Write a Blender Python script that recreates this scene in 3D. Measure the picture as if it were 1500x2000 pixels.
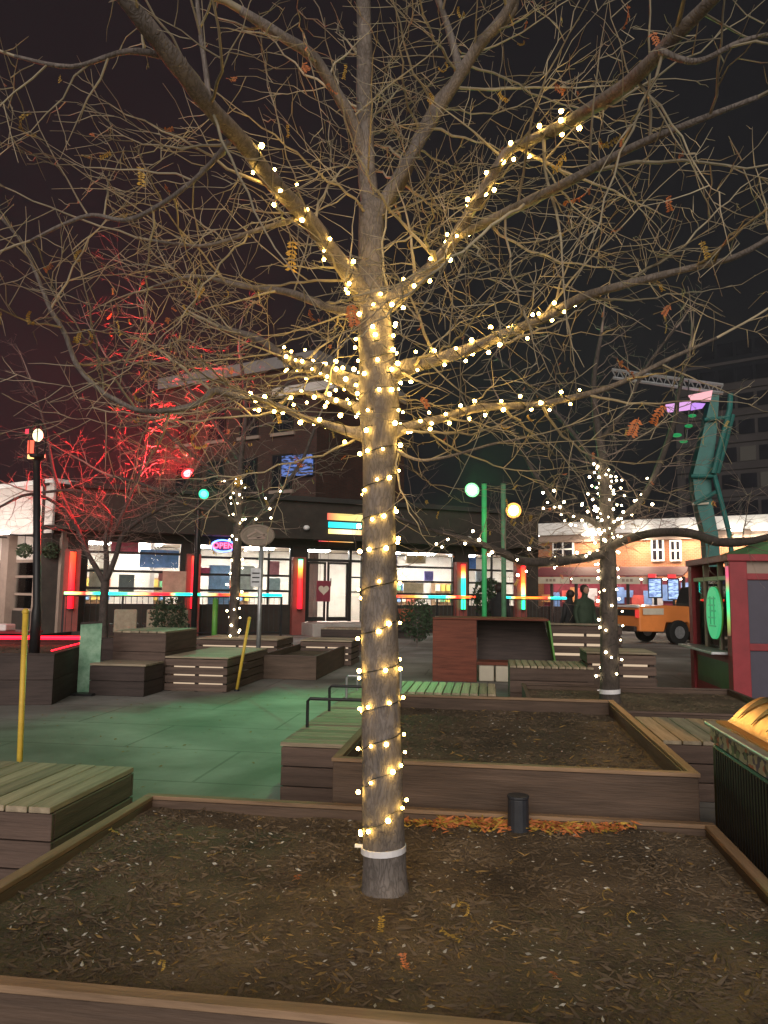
import bpy, bmesh, math, random
from mathutils import Vector, Matrix, noise

# ------------------------------------------------------------------ scene, camera, world, sun, exposure
S = bpy.context.scene
for o in list(bpy.data.objects): bpy.data.objects.remove(o)
C = S.collection
R = math.radians
CAM_H, FPX = 1.55, 1450.0
YAW, PITCH, ROLL = R(8.0), math.atan(157/1450), R(0.7)
fw = Vector((-math.sin(YAW)*math.cos(PITCH), math.cos(YAW)*math.cos(PITCH), math.sin(PITCH)))
r0 = Vector((math.cos(YAW), math.sin(YAW), 0)); u0 = r0.cross(fw)
rt = r0*math.cos(ROLL)+u0*math.sin(ROLL); up = u0*math.cos(ROLL)-r0*math.sin(ROLL)
CP = Vector((0, 0, CAM_H))
cam_d = bpy.data.cameras.new('camera'); cam = bpy.data.objects.new('camera', cam_d); C.objects.link(cam)
m = Matrix((rt, up, -fw)).transposed().to_4x4(); m.translation = CP; cam.matrix_world = m
cam_d.sensor_fit = 'HORIZONTAL'; cam_d.sensor_width = 36; cam_d.lens = 36*FPX/1500
cam_d.clip_start = .05; cam_d.clip_end = 600
S.camera = cam
W = bpy.data.worlds.new('World'); S.world = W; W.use_nodes = True
bg = W.node_tree.nodes['Background']
bg.inputs[0].default_value = (.0085, .0080, .0096, 1); bg.inputs[1].default_value = 1.0   # light-polluted night sky
sun_d = bpy.data.lights.new('sun', 'SUN'); sun = bpy.data.objects.new('sun', sun_d); C.objects.link(sun)
sun_d.energy = 2.15; sun_d.angle = R(50); sun_d.color = (1.0, .91, .83)
sun.rotation_euler = (R(68), R(0), R(3))
S.view_settings.view_transform = 'Standard'; S.view_settings.look = 'None'
S.view_settings.exposure = 0.2; S.view_settings.gamma = 1
S.view_settings.use_curve_mapping = False
S.cycles.use_denoising = True
S.cycles.max_bounces = 5; S.cycles.transparent_max_bounces = 12
S.cycles.sample_clamp_indirect = 6

def ray(px, py): return rt*((px-750)/FPX)-up*((py-1000)/FPX)+fw
def gz(px, py, z): d = ray(px, py); return CP+d*((z-CAM_H)/d.z)      # survey: image point on a level plane
def gx(px, py, x): d = ray(px, py); return CP+d*(x/d.x)
def gy(px, py, y): d = ray(px, py); return CP+d*(y/d.y)
def gd(px, py, dep): return CP+ray(px, py)*dep

# ------------------------------------------------------------------ materials
def nt_new(name):
    mt = bpy.data.materials.new(name); mt.use_nodes = True
    return mt, mt.node_tree, mt.node_tree.nodes['Principled BSDF']
def setc(b, col): b.inputs['Base Color'].default_value = (*col, 1)
def mat(name, col, rough=.7, var=.35, scale=6., bump=.15, bscale=None, metal=0., spec=.4, stretch=(1, 1, 1), col2=None, rnd=0., coat=0.):
    mt, nt, b = nt_new(name); N = nt.nodes; L = nt.links
    tc = N.new('ShaderNodeTexCoord'); mp = N.new('ShaderNodeMapping'); mp.inputs['Scale'].default_value = stretch
    L.new(tc.outputs['Object'], mp.inputs[0])
    n1 = N.new('ShaderNodeTexNoise'); n1.inputs['Scale'].default_value = scale; n1.inputs['Detail'].default_value = 8; n1.inputs['Roughness'].default_value = .65
    L.new(mp.outputs[0], n1.inputs[0])
    cr = N.new('ShaderNodeValToRGB'); cr.color_ramp.elements[0].position = .3; cr.color_ramp.elements[1].position = .72
    c2 = col2 or tuple(c*(1+var) for c in col)
    cr.color_ramp.elements[0].color = (*[c*(1-var) for c in col], 1); cr.color_ramp.elements[1].color = (*c2, 1)
    L.new(n1.outputs[0], cr.inputs[0]); out = cr.outputs[0]
    if rnd:
        oi = N.new('ShaderNodeObjectInfo'); hs = N.new('ShaderNodeHueSaturation')
        mr = N.new('ShaderNodeMapRange'); mr.inputs['To Min'].default_value = 1-rnd; mr.inputs['To Max'].default_value = 1+rnd
        L.new(oi.outputs['Random'], mr.inputs[0]); L.new(mr.outputs[0], hs.inputs['Value']); L.new(out, hs.inputs['Color']); out = hs.outputs[0]
    L.new(out, b.inputs['Base Color'])
    if bump:
        n2 = N.new('ShaderNodeTexNoise'); n2.inputs['Scale'].default_value = bscale or scale*5; n2.inputs['Detail'].default_value = 6
        L.new(mp.outputs[0], n2.inputs[0])
        bp = N.new('ShaderNodeBump'); bp.inputs['Strength'].default_value = bump; bp.inputs['Distance'].default_value = .02
        L.new(n2.outputs[0], bp.inputs['Height']); L.new(bp.outputs[0], b.inputs['Normal'])
    b.inputs['Roughness'].default_value = rough; b.inputs['Metallic'].default_value = metal
    b.inputs['Specular IOR Level'].default_value = spec; b.inputs['Coat Weight'].default_value = coat
    return mt
def emit(name, col, st):
    mt, nt, b = nt_new(name); setc(b, (.02, .02, .02))
    b.inputs['Emission Color'].default_value = (*col, 1); b.inputs['Emission Strength'].default_value = st
    return mt
def emit_ramp(name, stops, st, axis='X'):
    mt, nt, b = nt_new(name); N = nt.nodes; L = nt.links; setc(b, (.05, .05, .05))
    tc = N.new('ShaderNodeTexCoord'); sp = N.new('ShaderNodeSeparateXYZ'); cr = N.new('ShaderNodeValToRGB')
    L.new(tc.outputs['Generated'], sp.inputs[0]); L.new(sp.outputs[axis], cr.inputs[0])
    el = cr.color_ramp.elements
    while len(el) < len(stops): el.new(.5)
    for e, (p, c) in zip(el, stops): e.position = p; e.color = (*c, 1)
    L.new(cr.outputs[0], b.inputs['Emission Color']); b.inputs['Emission Strength'].default_value = st
    return mt
def glass_mat(name, tint=(.9, .95, .95), refl=.08):
    mt = bpy.data.materials.new(name); mt.use_nodes = True; nt = mt.node_tree; nt.nodes.clear(); N = nt.nodes; L = nt.links
    o = N.new('ShaderNodeOutputMaterial'); mx = N.new('ShaderNodeMixShader'); t = N.new('ShaderNodeBsdfTransparent'); g = N.new('ShaderNodeBsdfGlossy')
    t.inputs[0].default_value = (*tint, 1); g.inputs['Roughness'].default_value = .02
    fr = N.new('ShaderNodeFresnel'); fr.inputs[0].default_value = 1.5
    L.new(fr.outputs[0], mx.inputs[0]); L.new(t.outputs[0], mx.inputs[1]); L.new(g.outputs[0], mx.inputs[2]); L.new(mx.outputs[0], o.inputs[0])
    return mt

M = {}
def bark_mat(name, col, sc=9.):
    mt, nt, b = nt_new(name); N = nt.nodes; L = nt.links
    tc = N.new('ShaderNodeTexCoord'); mp = N.new('ShaderNodeMapping'); mp.inputs['Scale'].default_value = (1, 1, .28); L.new(tc.outputs['Object'], mp.inputs[0])
    n0 = N.new('ShaderNodeTexNoise'); n0.inputs['Scale'].default_value = sc; n0.inputs['Detail'].default_value = 6; L.new(mp.outputs[0], n0.inputs[0])
    wr = N.new('ShaderNodeMix'); wr.data_type = 'RGBA'; wr.inputs[0].default_value = .22; L.new(mp.outputs[0], wr.inputs[6]); L.new(n0.outputs['Color'], wr.inputs[7])
    vo = N.new('ShaderNodeTexVoronoi'); vo.feature = 'DISTANCE_TO_EDGE'; vo.inputs['Scale'].default_value = sc*6.5; L.new(wr.outputs[2], vo.inputs[0])
    cr = N.new('ShaderNodeValToRGB'); cr.color_ramp.elements[0].position = 0; cr.color_ramp.elements[1].position = .16; cr.color_ramp.elements[0].color = (.62, .6, .58, 1); cr.color_ramp.elements[1].color = (1, 1, 1, 1); L.new(vo.outputs['Distance'], cr.inputs[0])
    n1 = N.new('ShaderNodeTexNoise'); n1.inputs['Scale'].default_value = 5; n1.inputs['Detail'].default_value = 8; n1.inputs['Roughness'].default_value = .7; L.new(tc.outputs['Object'], n1.inputs[0])
    c2 = N.new('ShaderNodeValToRGB'); c2.color_ramp.elements[0].position = .32; c2.color_ramp.elements[1].position = .7; c2.color_ramp.elements[0].color = (*[c*.5 for c in col], 1); c2.color_ramp.elements[1].color = (*[c*1.35 for c in col], 1); L.new(n1.outputs[0], c2.inputs[0])
    mx = N.new('ShaderNodeMix'); mx.data_type = 'RGBA'; mx.blend_type = 'MULTIPLY'; mx.inputs[0].default_value = .8; L.new(c2.outputs[0], mx.inputs[6]); L.new(cr.outputs[0], mx.inputs[7]); L.new(mx.outputs[2], b.inputs['Base Color'])
    ad = N.new('ShaderNodeMath'); ad.operation = 'MULTIPLY_ADD'; ad.inputs[1].default_value = .5; L.new(n1.outputs[0], ad.inputs[0]); L.new(cr.outputs[0], ad.inputs[2])
    bp = N.new('ShaderNodeBump'); bp.inputs['Strength'].default_value = .8; bp.inputs['Distance'].default_value = .006; L.new(ad.outputs[0], bp.inputs['Height']); L.new(bp.outputs[0], b.inputs['Normal'])
    b.inputs['Roughness'].default_value = .85; return mt
def wood(name, col, rnd=.25, **k): return mat(name, col, rough=k.pop('rough', .72), var=.4, scale=5, bump=.25, bscale=26, stretch=(.35, 4, 4), rnd=rnd, **k)
M['ground'] = mat('paving_concrete', (.285, .275, .255), rough=.78, var=.35, scale=.55, bump=.25, bscale=60)
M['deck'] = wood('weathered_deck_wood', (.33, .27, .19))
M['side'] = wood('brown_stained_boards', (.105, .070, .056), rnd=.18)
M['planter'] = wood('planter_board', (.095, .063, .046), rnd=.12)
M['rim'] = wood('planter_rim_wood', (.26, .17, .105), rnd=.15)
M['dkwood'] = wood('dark_wood', (.045, .031, .028))
M['booth'] = wood('reddish_booth_wood', (.16, .045, .026), rnd=.08)
M['soil'] = mat('soil', (.105, .078, .052), rough=.95, var=.6, scale=2.6, bump=.9, bscale=60)
M['mulch'] = mat('mulch', (.12, .088, .058), rough=.9, var=.6, scale=3, bump=0, rnd=0)
M['pebble'] = mat('pale_pebble', (.42, .40, .36), rough=.8, var=.4, scale=20, bump=0)
M['straw'] = mat('dry_leaf_litter', (.24, .15, .05), rough=.8, var=.6, scale=4, bump=0)
M['bark'] = bark_mat('locust_bark', (.20, .172, .155))
M['twig'] = mat('twig_bark', (.33, .285, .20), rough=.75, var=.75, scale=2.2, bump=0)
M['barkdark'] = bark_mat('dark_bark', (.075, .06, .053), 6)
M['twigdark'] = mat('dark_twig_bark', (.24, .18, .15), rough=.8, var=.4, scale=3, bump=0)
M['leafy'] = mat('yellow_locust_leaf', (.42, .27, .05), rough=.6, var=.3, scale=8, bump=0, rnd=.3)
M['leafo'] = mat('orange_locust_leaf', (.40, .13, .045), rough=.6, var=.3, scale=8, bump=0, rnd=.3)
M['black'] = mat('black_painted_steel', (.018, .018, .02), rough=.45, var=.2, scale=12, bump=.05)
M['bin'] = mat('black_ribbed_plastic', (.012, .011, .010), rough=.6, var=.3, scale=12, bump=.05)
M['steel'] = mat('galvanised_steel', (.42, .43, .44), rough=.45, metal=.7, var=.2, scale=12, bump=.05)
M['white'] = mat('white_paint', (.72, .72, .70), rough=.5, var=.12, scale=5, bump=.05)
M['band'] = mat('white_tree_tie', (.78, .77, .80), rough=.6, var=.08, scale=15, bump=.1)
M['yellow'] = mat('yellow_pole_paint', (.62, .42, .06), rough=.5, var=.2, scale=8, bump=.05)
M['brick'] = None
M['uplight'] = mat('slate_grey_housing', (.03, .033, .042), rough=.5, var=.2, scale=10, bump=.05)
M['red'] = mat('red_painted_wood', (.25, .022, .03), rough=.5, var=.2, scale=4, bump=.1)
M['navy'] = mat('navy_panel', (.055, .05, .075), rough=.5, var=.15, scale=3, bump=.05)
M['glass'] = glass_mat('window_glass')
M['frame'] = mat('black_window_frame', (.02, .018, .018), rough=.4, var=.2, scale=8, bump=.03)
M['stucco'] = mat('dark_brown_facade', (.032, .025, .020), rough=.8, var=.3, scale=3, bump=.2)
M['inwall'] = mat('cream_interior_wall', (.62, .56, .50), rough=.8, var=.12, scale=2, bump=.03)
M['infloor'] = mat('interior_floor', (.25, .2, .16), rough=.5, var=.2, scale=3, bump=.03)
M['shelf'] = mat('interior_shelf', (.35, .22, .13), rough=.6, var=.3, scale=5, bump=.05)
M['pink'] = mat('pale_metal_cladding', (.55, .50, .46), rough=.5, var=.12, scale=2, bump=.05)
M['taupe'] = mat('taupe_column_paint', (.28, .21, .17), rough=.6, var=.15, scale=3, bump=.05)
M['teal'] = mat('teal_painted_steel', (.018, .125, .11), rough=.5, var=.3, scale=3, bump=.05)
M['tower'] = mat('highrise_concrete', (.035, .03, .032), rough=.8, var=.2, scale=.4, bump=.05)
M['towerwin'] = mat('dark_highrise_window', (.015, .015, .02), rough=.2, var=.3, scale=1, bump=0)
M['cream'] = mat('cream_valance', (.55, .50, .40), rough=.7, var=.1, scale=3, bump=.05)
M['maroon'] = mat('maroon_canvas', (.20, .03, .05), rough=.7, var=.2, scale=3, bump=.05)
M['orange'] = mat('orange_vehicle_paint', (.75, .24, .06), rough=.35, var=.1, scale=2, bump=0, coat=.4)
M['rubber'] = mat('tyre_rubber', (.015, .015, .015), rough=.8, var=.2, scale=10, bump=.1)
M['teak'] = mat('orange_lid_plastic', (.55, .24, .05), rough=.4, var=.25, scale=5, bump=.1)
M['chair'] = mat('beige_chair_fabric', (.38, .33, .24), rough=.8, var=.2, scale=8, bump=.1)
M['coat'] = mat('dark_green_coat', (.03, .05, .03), rough=.8, var=.3, scale=8, bump=.2)
M['coatb'] = mat('black_coat', (.02, .02, .022), rough=.8, var=.3, scale=8, bump=.2)
M['skin'] = mat('skin', (.38, .22, .15), rough=.6, var=.1, scale=8, bump=0)
M['hair'] = mat('dark_hair', (.03, .02, .015), rough=.6, var=.3, scale=20, bump=.2)
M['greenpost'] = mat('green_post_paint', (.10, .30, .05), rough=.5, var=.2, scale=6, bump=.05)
M['plant'] = mat('evergreen_foliage', (.035, .06, .028), rough=.7, var=.5, scale=5, bump=0)
M['signgrey'] = mat('taupe_sign_board', (.20, .16, .12), rough=.6, var=.35, scale=4, bump=.1)
M['wire'] = mat('dark_green_wire', (.012, .014, .012), rough=.5, var=.1, scale=5, bump=0)
M['bulb'] = emit('warm_led_bulb', (1, .62, .14), 74)
M['bulbfar'] = emit('warm_led_bulb_far', (1, .80, .46), 30)
M['ceil'] = emit('ceiling_light_panel', (1, .90, .83), 85)
M['crateglow'] = emit('warm_gap_glow', (1, .74, .5), .6)
M['roof'] = mat('dark_roof_felt', (.03, .028, .026), rough=.9, var=.3, scale=1, bump=.1)

def brick_mat(name, c1, c2, mortar, sc):
    mt, nt, b = nt_new(name); N = nt.nodes; L = nt.links
    tc = N.new('ShaderNodeTexCoord'); mp = N.new('ShaderNodeMapping'); mp.inputs['Rotation'].default_value = (R(90), 0, 0)
    bt = N.new('ShaderNodeTexBrick'); bt.inputs['Scale'].default_value = sc
    bt.inputs['Color1'].default_value = (*c1, 1); bt.inputs['Color2'].default_value = (*c2, 1); bt.inputs['Mortar'].default_value = (*mortar, 1)
    L.new(tc.outputs['Object'], mp.inputs[0]); L.new(mp.outputs[0], bt.inputs[0])
    n = N.new('ShaderNodeTexNoise'); n.inputs['Scale'].default_value = 1.2; n.inputs['Detail'].default_value = 6
    mx = N.new('ShaderNodeMix'); mx.data_type = 'RGBA'; mx.blend_type = 'MULTIPLY'; mx.inputs[0].default_value = .6
    L.new(tc.outputs['Object'], n.inputs[0]); L.new(bt.outputs[0], mx.inputs[6]); L.new(n.outputs[0], mx.inputs[7]); L.new(mx.outputs[2], b.inputs['Base Color'])
    b.inputs['Roughness'].default_value = .85
    return mt
M['brick'] = brick_mat('dark_red_brick', (.085, .032, .023), (.06, .024, .018), (.06, .05, .045), 3)
M['obrick'] = brick_mat('orange_brick', (.46, .17, .075), (.40, .14, .06), (.38, .28, .2), 3)

# ------------------------------------------------------------------ geometry helpers
class MB:
    def __init__(s): s.v = []; s.f = []
    def hexa(s, c):            # 8 corners: bottom ring 0-3, top ring 4-7
        n = len(s.v); s.v += [Vector(p) for p in c]
        s.f += [tuple(n+i for i in q) for q in ((3, 2, 1, 0), (4, 5, 6, 7), (0, 1, 5, 4), (1, 2, 6, 5), (2, 3, 7, 6), (3, 0, 4, 7))]
        return s
    def box(s, x0, x1, y0, y1, z0, z1):
        return s.hexa([(x0, y0, z0), (x1, y0, z0), (x1, y1, z0), (x0, y1, z0), (x0, y0, z1), (x1, y0, z1), (x1, y1, z1), (x0, y1, z1)])
    def obox(s, c, ax, ay, az):  # centre and three half-axis vectors
        c = Vector(c); return s.hexa([c-ax-ay-az, c+ax-ay-az, c+ax+ay-az, c-ax+ay-az, c-ax-ay+az, c+ax-ay+az, c+ax+ay+az, c-ax+ay+az])
    def quad(s, *p): n = len(s.v); s.v += [Vector(q) for q in p]; s.f.append(tuple(range(n, n+len(p)))); return s
    def tube(s, pts, rad, n=8, cap=True):
        pts = [Vector(p) for p in pts]; k = len(pts); rad = rad if isinstance(rad, (list, tuple)) else [rad]*k
        t0 = (pts[1]-pts[0]).normalized(); ref = Vector((0, 0, 1)) if abs(t0.z) < .9 else Vector((1, 0, 0))
        a = t0.cross(ref).normalized(); b0 = len(s.v)
        for i in range(k):
            t = (pts[min(i+1, k-1)]-pts[max(i-1, 0)]).normalized()
            a = (a-t*a.dot(t)).normalized(); b = t.cross(a)
            for j in range(n):
                an = 2*math.pi*j/n; s.v.append(pts[i]+(a*math.cos(an)+b*math.sin(an))*rad[i])
        for i in range(k-1):
            for j in range(n):
                p = b0+i*n+j; q = b0+i*n+(j+1) % n; s.f.append((p, q, q+n, p+n))
        if cap: s.f.append(tuple(b0+j for j in reversed(range(n)))); s.f.append(tuple(b0+(k-1)*n+j for j in range(n)))
        return s
    def ball(s, c, r, n=8, k=5, sc=(1, 1, 1)):
        c = Vector(c); b0 = len(s.v); s.v.append(c+Vector((0, 0, -r*sc[2])))
        for i in range(1, k):
            ph = -math.pi/2+math.pi*i/k
            for j in range(n):
                th = 2*math.pi*j/n; s.v.append(c+Vector((math.cos(ph)*math.cos(th)*r*sc[0], math.cos(ph)*math.sin(th)*r*sc[1], math.sin(ph)*r*sc[2])))
        s.v.append(c+Vector((0, 0, r*sc[2]))); e = len(s.v)-1
        for j in range(n): s.f.append((b0, b0+1+(j+1) % n, b0+1+j)); s.f.append((e, e-n+j, e-n+(j+1) % n))
        for i in range(k-2):
            for j in range(n):
                p = b0+1+i*n+j; q = b0+1+i*n+(j+1) % n; s.f.append((p, q, q+n, p+n))
        return s
    def build(s, name, m, parent=None, smooth=False, bevel=0., kind=None, label=None):
        o0 = Vector((0, 0, 0)); p = parent
        while p is not None: o0 = o0+p.location; p = p.parent
        me = bpy.data.meshes.new(name); me.from_pydata([tuple(v-o0) for v in s.v], [], s.f)
        me.materials.append(m)
        if smooth: me.polygons.foreach_set('use_smooth', [True]*len(me.polygons))
        o = bpy.data.objects.new(name, me); C.objects.link(o); o.parent = parent
        if bevel:
            b = o.modifiers.new('bevel', 'BEVEL'); b.width = bevel; b.segments = 2; b.limit_method = 'ANGLE'
        if kind: o['kind'] = kind
        if label: o['label'] = label
        return o
def tag(o, label, cat, group=None):
    o['label'] = label; o['category'] = cat
    if group: o['group'] = group
    return o
def thing(name, label, cat, loc=(0, 0, 0), group=None):
    o = bpy.data.objects.new(name, None); C.objects.link(o); o.location = loc; o.empty_display_size = .1
    return tag(o, label, cat, group)
def copy_tree(o, parent=None):
    c = o.copy(); C.objects.link(c); c.parent = parent
    for ch in list(o.children): copy_tree(ch, c)
    return c
_boards = {}
def board(name, parent, c, d, side, L_, Wd, T, m, jit=0.):   # one plank: its own object, mesh shared by size
    key = (round(L_, 3), round(Wd, 3), round(T, 3), m.name)
    if key not in _boards:
        o = MB().box(-L_/2, L_/2, -Wd/2, Wd/2, -T/2, T/2).build('board', m); me = o.data; bpy.data.objects.remove(o)
        bm = bmesh.new(); bm.from_mesh(me); bmesh.ops.bevel(bm, geom=bm.edges[:], offset=min(.003, T*.2), segments=1, affect='EDGES'); bm.to_mesh(me); bm.free(); _boards[key] = me
    o = bpy.data.objects.new(name, _boards[key]); C.objects.link(o); o.parent = parent
    p = parent; o0 = Vector((0, 0, 0))
    while p is not None: o0 = o0+p.location; p = p.parent
    d = Vector(d).normalized(); s_ = Vector(side).normalized(); n = d.cross(s_)
    mm = Matrix((d, s_, n)).transposed().to_4x4(); mm.translation = Vector(c)-o0+Vector((random.uniform(-jit, jit), random.uniform(-jit, jit), random.uniform(-jit, jit)*.6))
    o.matrix_local = mm
    return o
X, Y, Z = Vector((1, 0, 0)), Vector((0, 1, 0)), Vector((0, 0, 1))
random.seed(5)

# ------------------------------------------------------------------ setting: ground
g = MB().quad((-300, -60, 0), (300, -60, 0), (300, 500, 0), (-300, 500, 0)).build('ground', M['ground']); g['kind'] = 'structure'
# colour and staining of the paving
def ground_nodes():
    nt = M['ground'].node_tree; N = nt.nodes; L = nt.links; b = N['Principled BSDF']
    src = b.inputs['Base Color'].links[0].from_socket
    n = N.new('ShaderNodeTexNoise'); n.inputs['Scale'].default_value = .35; n.inputs['Detail'].default_value = 4; n.inputs['Distortion'].default_value = 1.2
    cr = N.new('ShaderNodeValToRGB'); cr.color_ramp.elements[0].position = .38; cr.color_ramp.elements[1].position = .6
    cr.color_ramp.elements[0].color = (.55, .53, .5, 1); cr.color_ramp.elements[1].color = (1, 1, 1, 1)
    mx = N.new('ShaderNodeMix'); mx.data_type = 'RGBA'; mx.blend_type = 'MULTIPLY'; mx.inputs[0].default_value = 1
    tc = [k for k in N if k.type == 'TEX_COORD'][0]
    L.new(tc.outputs['Object'], n.inputs[0]); L.new(n.outputs[0], cr.inputs[0]); L.new(src, mx.inputs[6]); L.new(cr.outputs[0], mx.inputs[7]); 
    bt = N.new('ShaderNodeTexBrick'); bt.offset = .5; bt.inputs['Scale'].default_value = .21; bt.inputs['Mortar Size'].default_value = .0035; bt.inputs['Mortar Smooth'].default_value = .3
    bt.inputs['Color1'].default_value = (1, 1, 1, 1); bt.inputs['Color2'].default_value = (.95, .95, .95, 1); bt.inputs['Mortar'].default_value = (.66, .65, .64, 1)
    vo = N.new('ShaderNodeTexVoronoi'); vo.feature = 'F1'; vo.inputs['Scale'].default_value = 2.6; cv = N.new('ShaderNodeValToRGB'); cv.color_ramp.elements[0].position = .04; cv.color_ramp.elements[1].position = .075
    cv.color_ramp.elements[0].color = (.6, .58, .56, 1); cv.color_ramp.elements[1].color = (1, 1, 1, 1); L.new(tc.outputs['Object'], vo.inputs[0]); L.new(vo.outputs[0], cv.inputs[0]); L.new(tc.outputs['Object'], bt.inputs[0])
    m2 = N.new('ShaderNodeMix'); m2.data_type = 'RGBA'; m2.blend_type = 'MULTIPLY'; m2.inputs[0].default_value = 1; m3 = N.new('ShaderNodeMix'); m3.data_type = 'RGBA'; m3.blend_type = 'MULTIPLY'; m3.inputs[0].default_value = 1
    L.new(mx.outputs[2], m2.inputs[6]); L.new(bt.outputs[0], m2.inputs[7]); L.new(m2.outputs[2], m3.inputs[6]); L.new(cv.outputs[0], m3.inputs[7]); L.new(m3.outputs[2], b.inputs['Base Color'])
ground_nodes()

# ------------------------------------------------------------------ planters
def soil_patch(parent, x0, x1, y0, y1, z, amp, nx, ny, seed, mounds=()):
    rng = random.Random(seed); from mathutils import noise
    mb = MB()
    for j in range(ny+1):
        for i in range(nx+1):
            x = x0+(x1-x0)*i/nx; y = y0+(y1-y0)*j/ny
            h = amp*(noise.noise((x*1.3, y*1.3, seed))+.45*noise.noise((x*5, y*5, seed+3))+.3*noise.noise((x*17, y*17, seed+7)))
            for mx_, my_, mr, mh in mounds: h += mh*math.exp(-((x-mx_)**2+(y-my_)**2)/mr**2)
            mb.v.append(Vector((x, y, z+h)))
    for j in range(ny):
        for i in range(nx):
            a = j*(nx+1)+i; mb.f.append((a, a+1, a+nx+2, a+nx+1))
    o = mb.build('soil', M['soil'], parent, smooth=True); 
    heights = {}
    def hz(x, y):
        i = min(nx-1, max(0, int((x-x0)/(x1-x0)*nx))); j = min(ny-1, max(0, int((y-y0)/(y1-y0)*ny)))
        return mb.v[j*(nx+1)+i].z
    return hz
def scatter(parent, name, m, n, area, hz, smin, smax, rng, flat=.3, elong=2.2, dens=None, clump=0):
    mb = MB(); x0, x1, y0, y1 = area; k = 0
    while k < n:
        x = rng.uniform(x0, x1); y = rng.uniform(y0, y1)
        if dens and rng.random() > dens(x, y): continue
        if clump and rng.random() > .25+1.1*max(0, .35+noise.noise((x*clump, y*clump, 2.))): continue
        s_ = smin+(smax-smin)*rng.random()**2.5; an = rng.uniform(0, 6.28); e = rng.uniform(1, elong)
        a = Vector((math.cos(an), math.sin(an), rng.uniform(-flat, flat)))*s_*e; b = Vector((-math.sin(an), math.cos(an), rng.uniform(-flat, flat)))*s_*.55
        c = Vector((x, y, hz(x, y)+s_*.25)); t = Vector((0, 0, s_*.35))
        q = len(mb.v); mb.v += [c-a, c-b*.9-t*.4, c+a, c+b, c+t, ]
        mb.f += [(q, q+1, q+4), (q+1, q+2, q+4), (q+2, q+3, q+4), (q+3, q, q+4)]
        k += 1
    return mb.build(name, m, parent, kind='stuff')
def planter(name, label, x0, x1, y0, y1, h, nb, t=.045, rimw=.05, rimm=None, wm=None):
    root = thing(name, label, 'planter', ((x0+x1)/2, (y0+y1)/2, 0))
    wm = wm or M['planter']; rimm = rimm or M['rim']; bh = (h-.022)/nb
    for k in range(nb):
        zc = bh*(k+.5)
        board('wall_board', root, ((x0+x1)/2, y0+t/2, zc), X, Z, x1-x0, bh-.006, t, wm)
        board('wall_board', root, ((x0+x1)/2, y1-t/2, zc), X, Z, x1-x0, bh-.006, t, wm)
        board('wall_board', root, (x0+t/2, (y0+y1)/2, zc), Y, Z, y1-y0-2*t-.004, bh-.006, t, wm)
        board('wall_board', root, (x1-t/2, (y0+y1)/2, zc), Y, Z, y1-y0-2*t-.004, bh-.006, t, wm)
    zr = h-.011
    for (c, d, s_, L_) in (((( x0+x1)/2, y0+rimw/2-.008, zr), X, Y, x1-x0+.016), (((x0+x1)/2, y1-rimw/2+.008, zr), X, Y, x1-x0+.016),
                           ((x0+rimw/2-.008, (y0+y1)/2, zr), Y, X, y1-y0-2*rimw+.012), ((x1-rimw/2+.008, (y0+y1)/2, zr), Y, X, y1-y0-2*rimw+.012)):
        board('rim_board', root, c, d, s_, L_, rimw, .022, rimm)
    return root
rng = random.Random(11)
near = planter('timber_planter', 'low wide timber planter in the foreground with soil around the tall tree', -1.91, 1.13, 2.13, 4.14, .40, 2, rimw=.055)
TX, TY = -.42, 3.12
hzn = soil_patch(near, -1.865, 1.085, 2.175, 4.095, .335, .016, 150, 110, 2, [(.75, 3.95, .22, .035), (TX, TY, .2, .02), (.2, 3.95, .5, .02)])
scatter(near, 'mulch', M['mulch'], 11000, (-1.85, 1.07, 2.19, 4.08), hzn, .004, .016, rng, .45, 2.6, None, 3.2)
scatter(near, 'leaf_litter', M['straw'], 1300, (-1.85, 1.07, 2.19, 4.08), hzn, .004, .013, rng, .3, 3.2, lambda x, y: .9*math.exp(-((x+.25)**2+(y-2.5)**2)/.35)+.12, 5.)
scatter(near, 'pebbles', M['pebble'], 780, (-1.85, 1.07, 2.19, 4.08), hzn, .004, .0145, rng, .4, 1.3, None, 4.)
scatter(near, 'leaf_pile', M['leafo'], 700, (-.45, .75, 3.80, 4.085), lambda x, y: hzn(x, y)+rng.uniform(0, .024), .008, .022, rng, .5, 2.4, lambda x, y: math.exp(-((x-.15)/.45)**2-((4.09-y)/(.07+.06*noise.noise((x*6, 3, 1))))**2))
scatter(near, 'yellow_leaf_pile', M['leafy'], 500, (-.45, .75, 3.78, 4.085), lambda x, y: hzn(x, y)+rng.uniform(0, .024), .008, .02, rng, .5, 2.6, lambda x, y: math.exp(-((x-.1)/.45)**2-((4.09-y)/(.08+.08*noise.noise((x*6, 8, 1))))**2))
mid = planter('timber_planter', 'tall square timber planter behind the foreground bed, bare soil and no tree in it', -.87, 1.10, 4.24, 6.98, .62, 1, rimw=.05)
hzm = soil_patch(mid, -.825, 1.055, 4.29, 6.93, .50, .016, 60, 80, 9)
scatter(mid, 'mulch', M['mulch'], 6000, (-.81, 1.04, 4.3, 6.92), hzm, .005, .018, rng)
scatter(mid, 'leaf_litter', M['straw'], 420, (-.81, 1.04, 4.3, 6.92), hzm, .006, .02, rng, .4, 3, lambda x, y: .15+.85*math.exp(-((x-.75)**2+(y-4.6)**2)/.25))
scatter(mid, 'pebbles', M['pebble'], 220, (-.81, 1.04, 4.3, 6.92), hzm, .004, .013, rng, .4, 1.3)
rp = planter('timber_planter', 'dark timber planter further back on the right, holding the slim tree wrapped in white lights', .45, 3.1, 8.15, 10.35, .36, 1, rimm=M['side'])
hzr = soil_patch(rp, .5, 3.05, 8.2, 10.3, .29, .012, 40, 30, 5)
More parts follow.
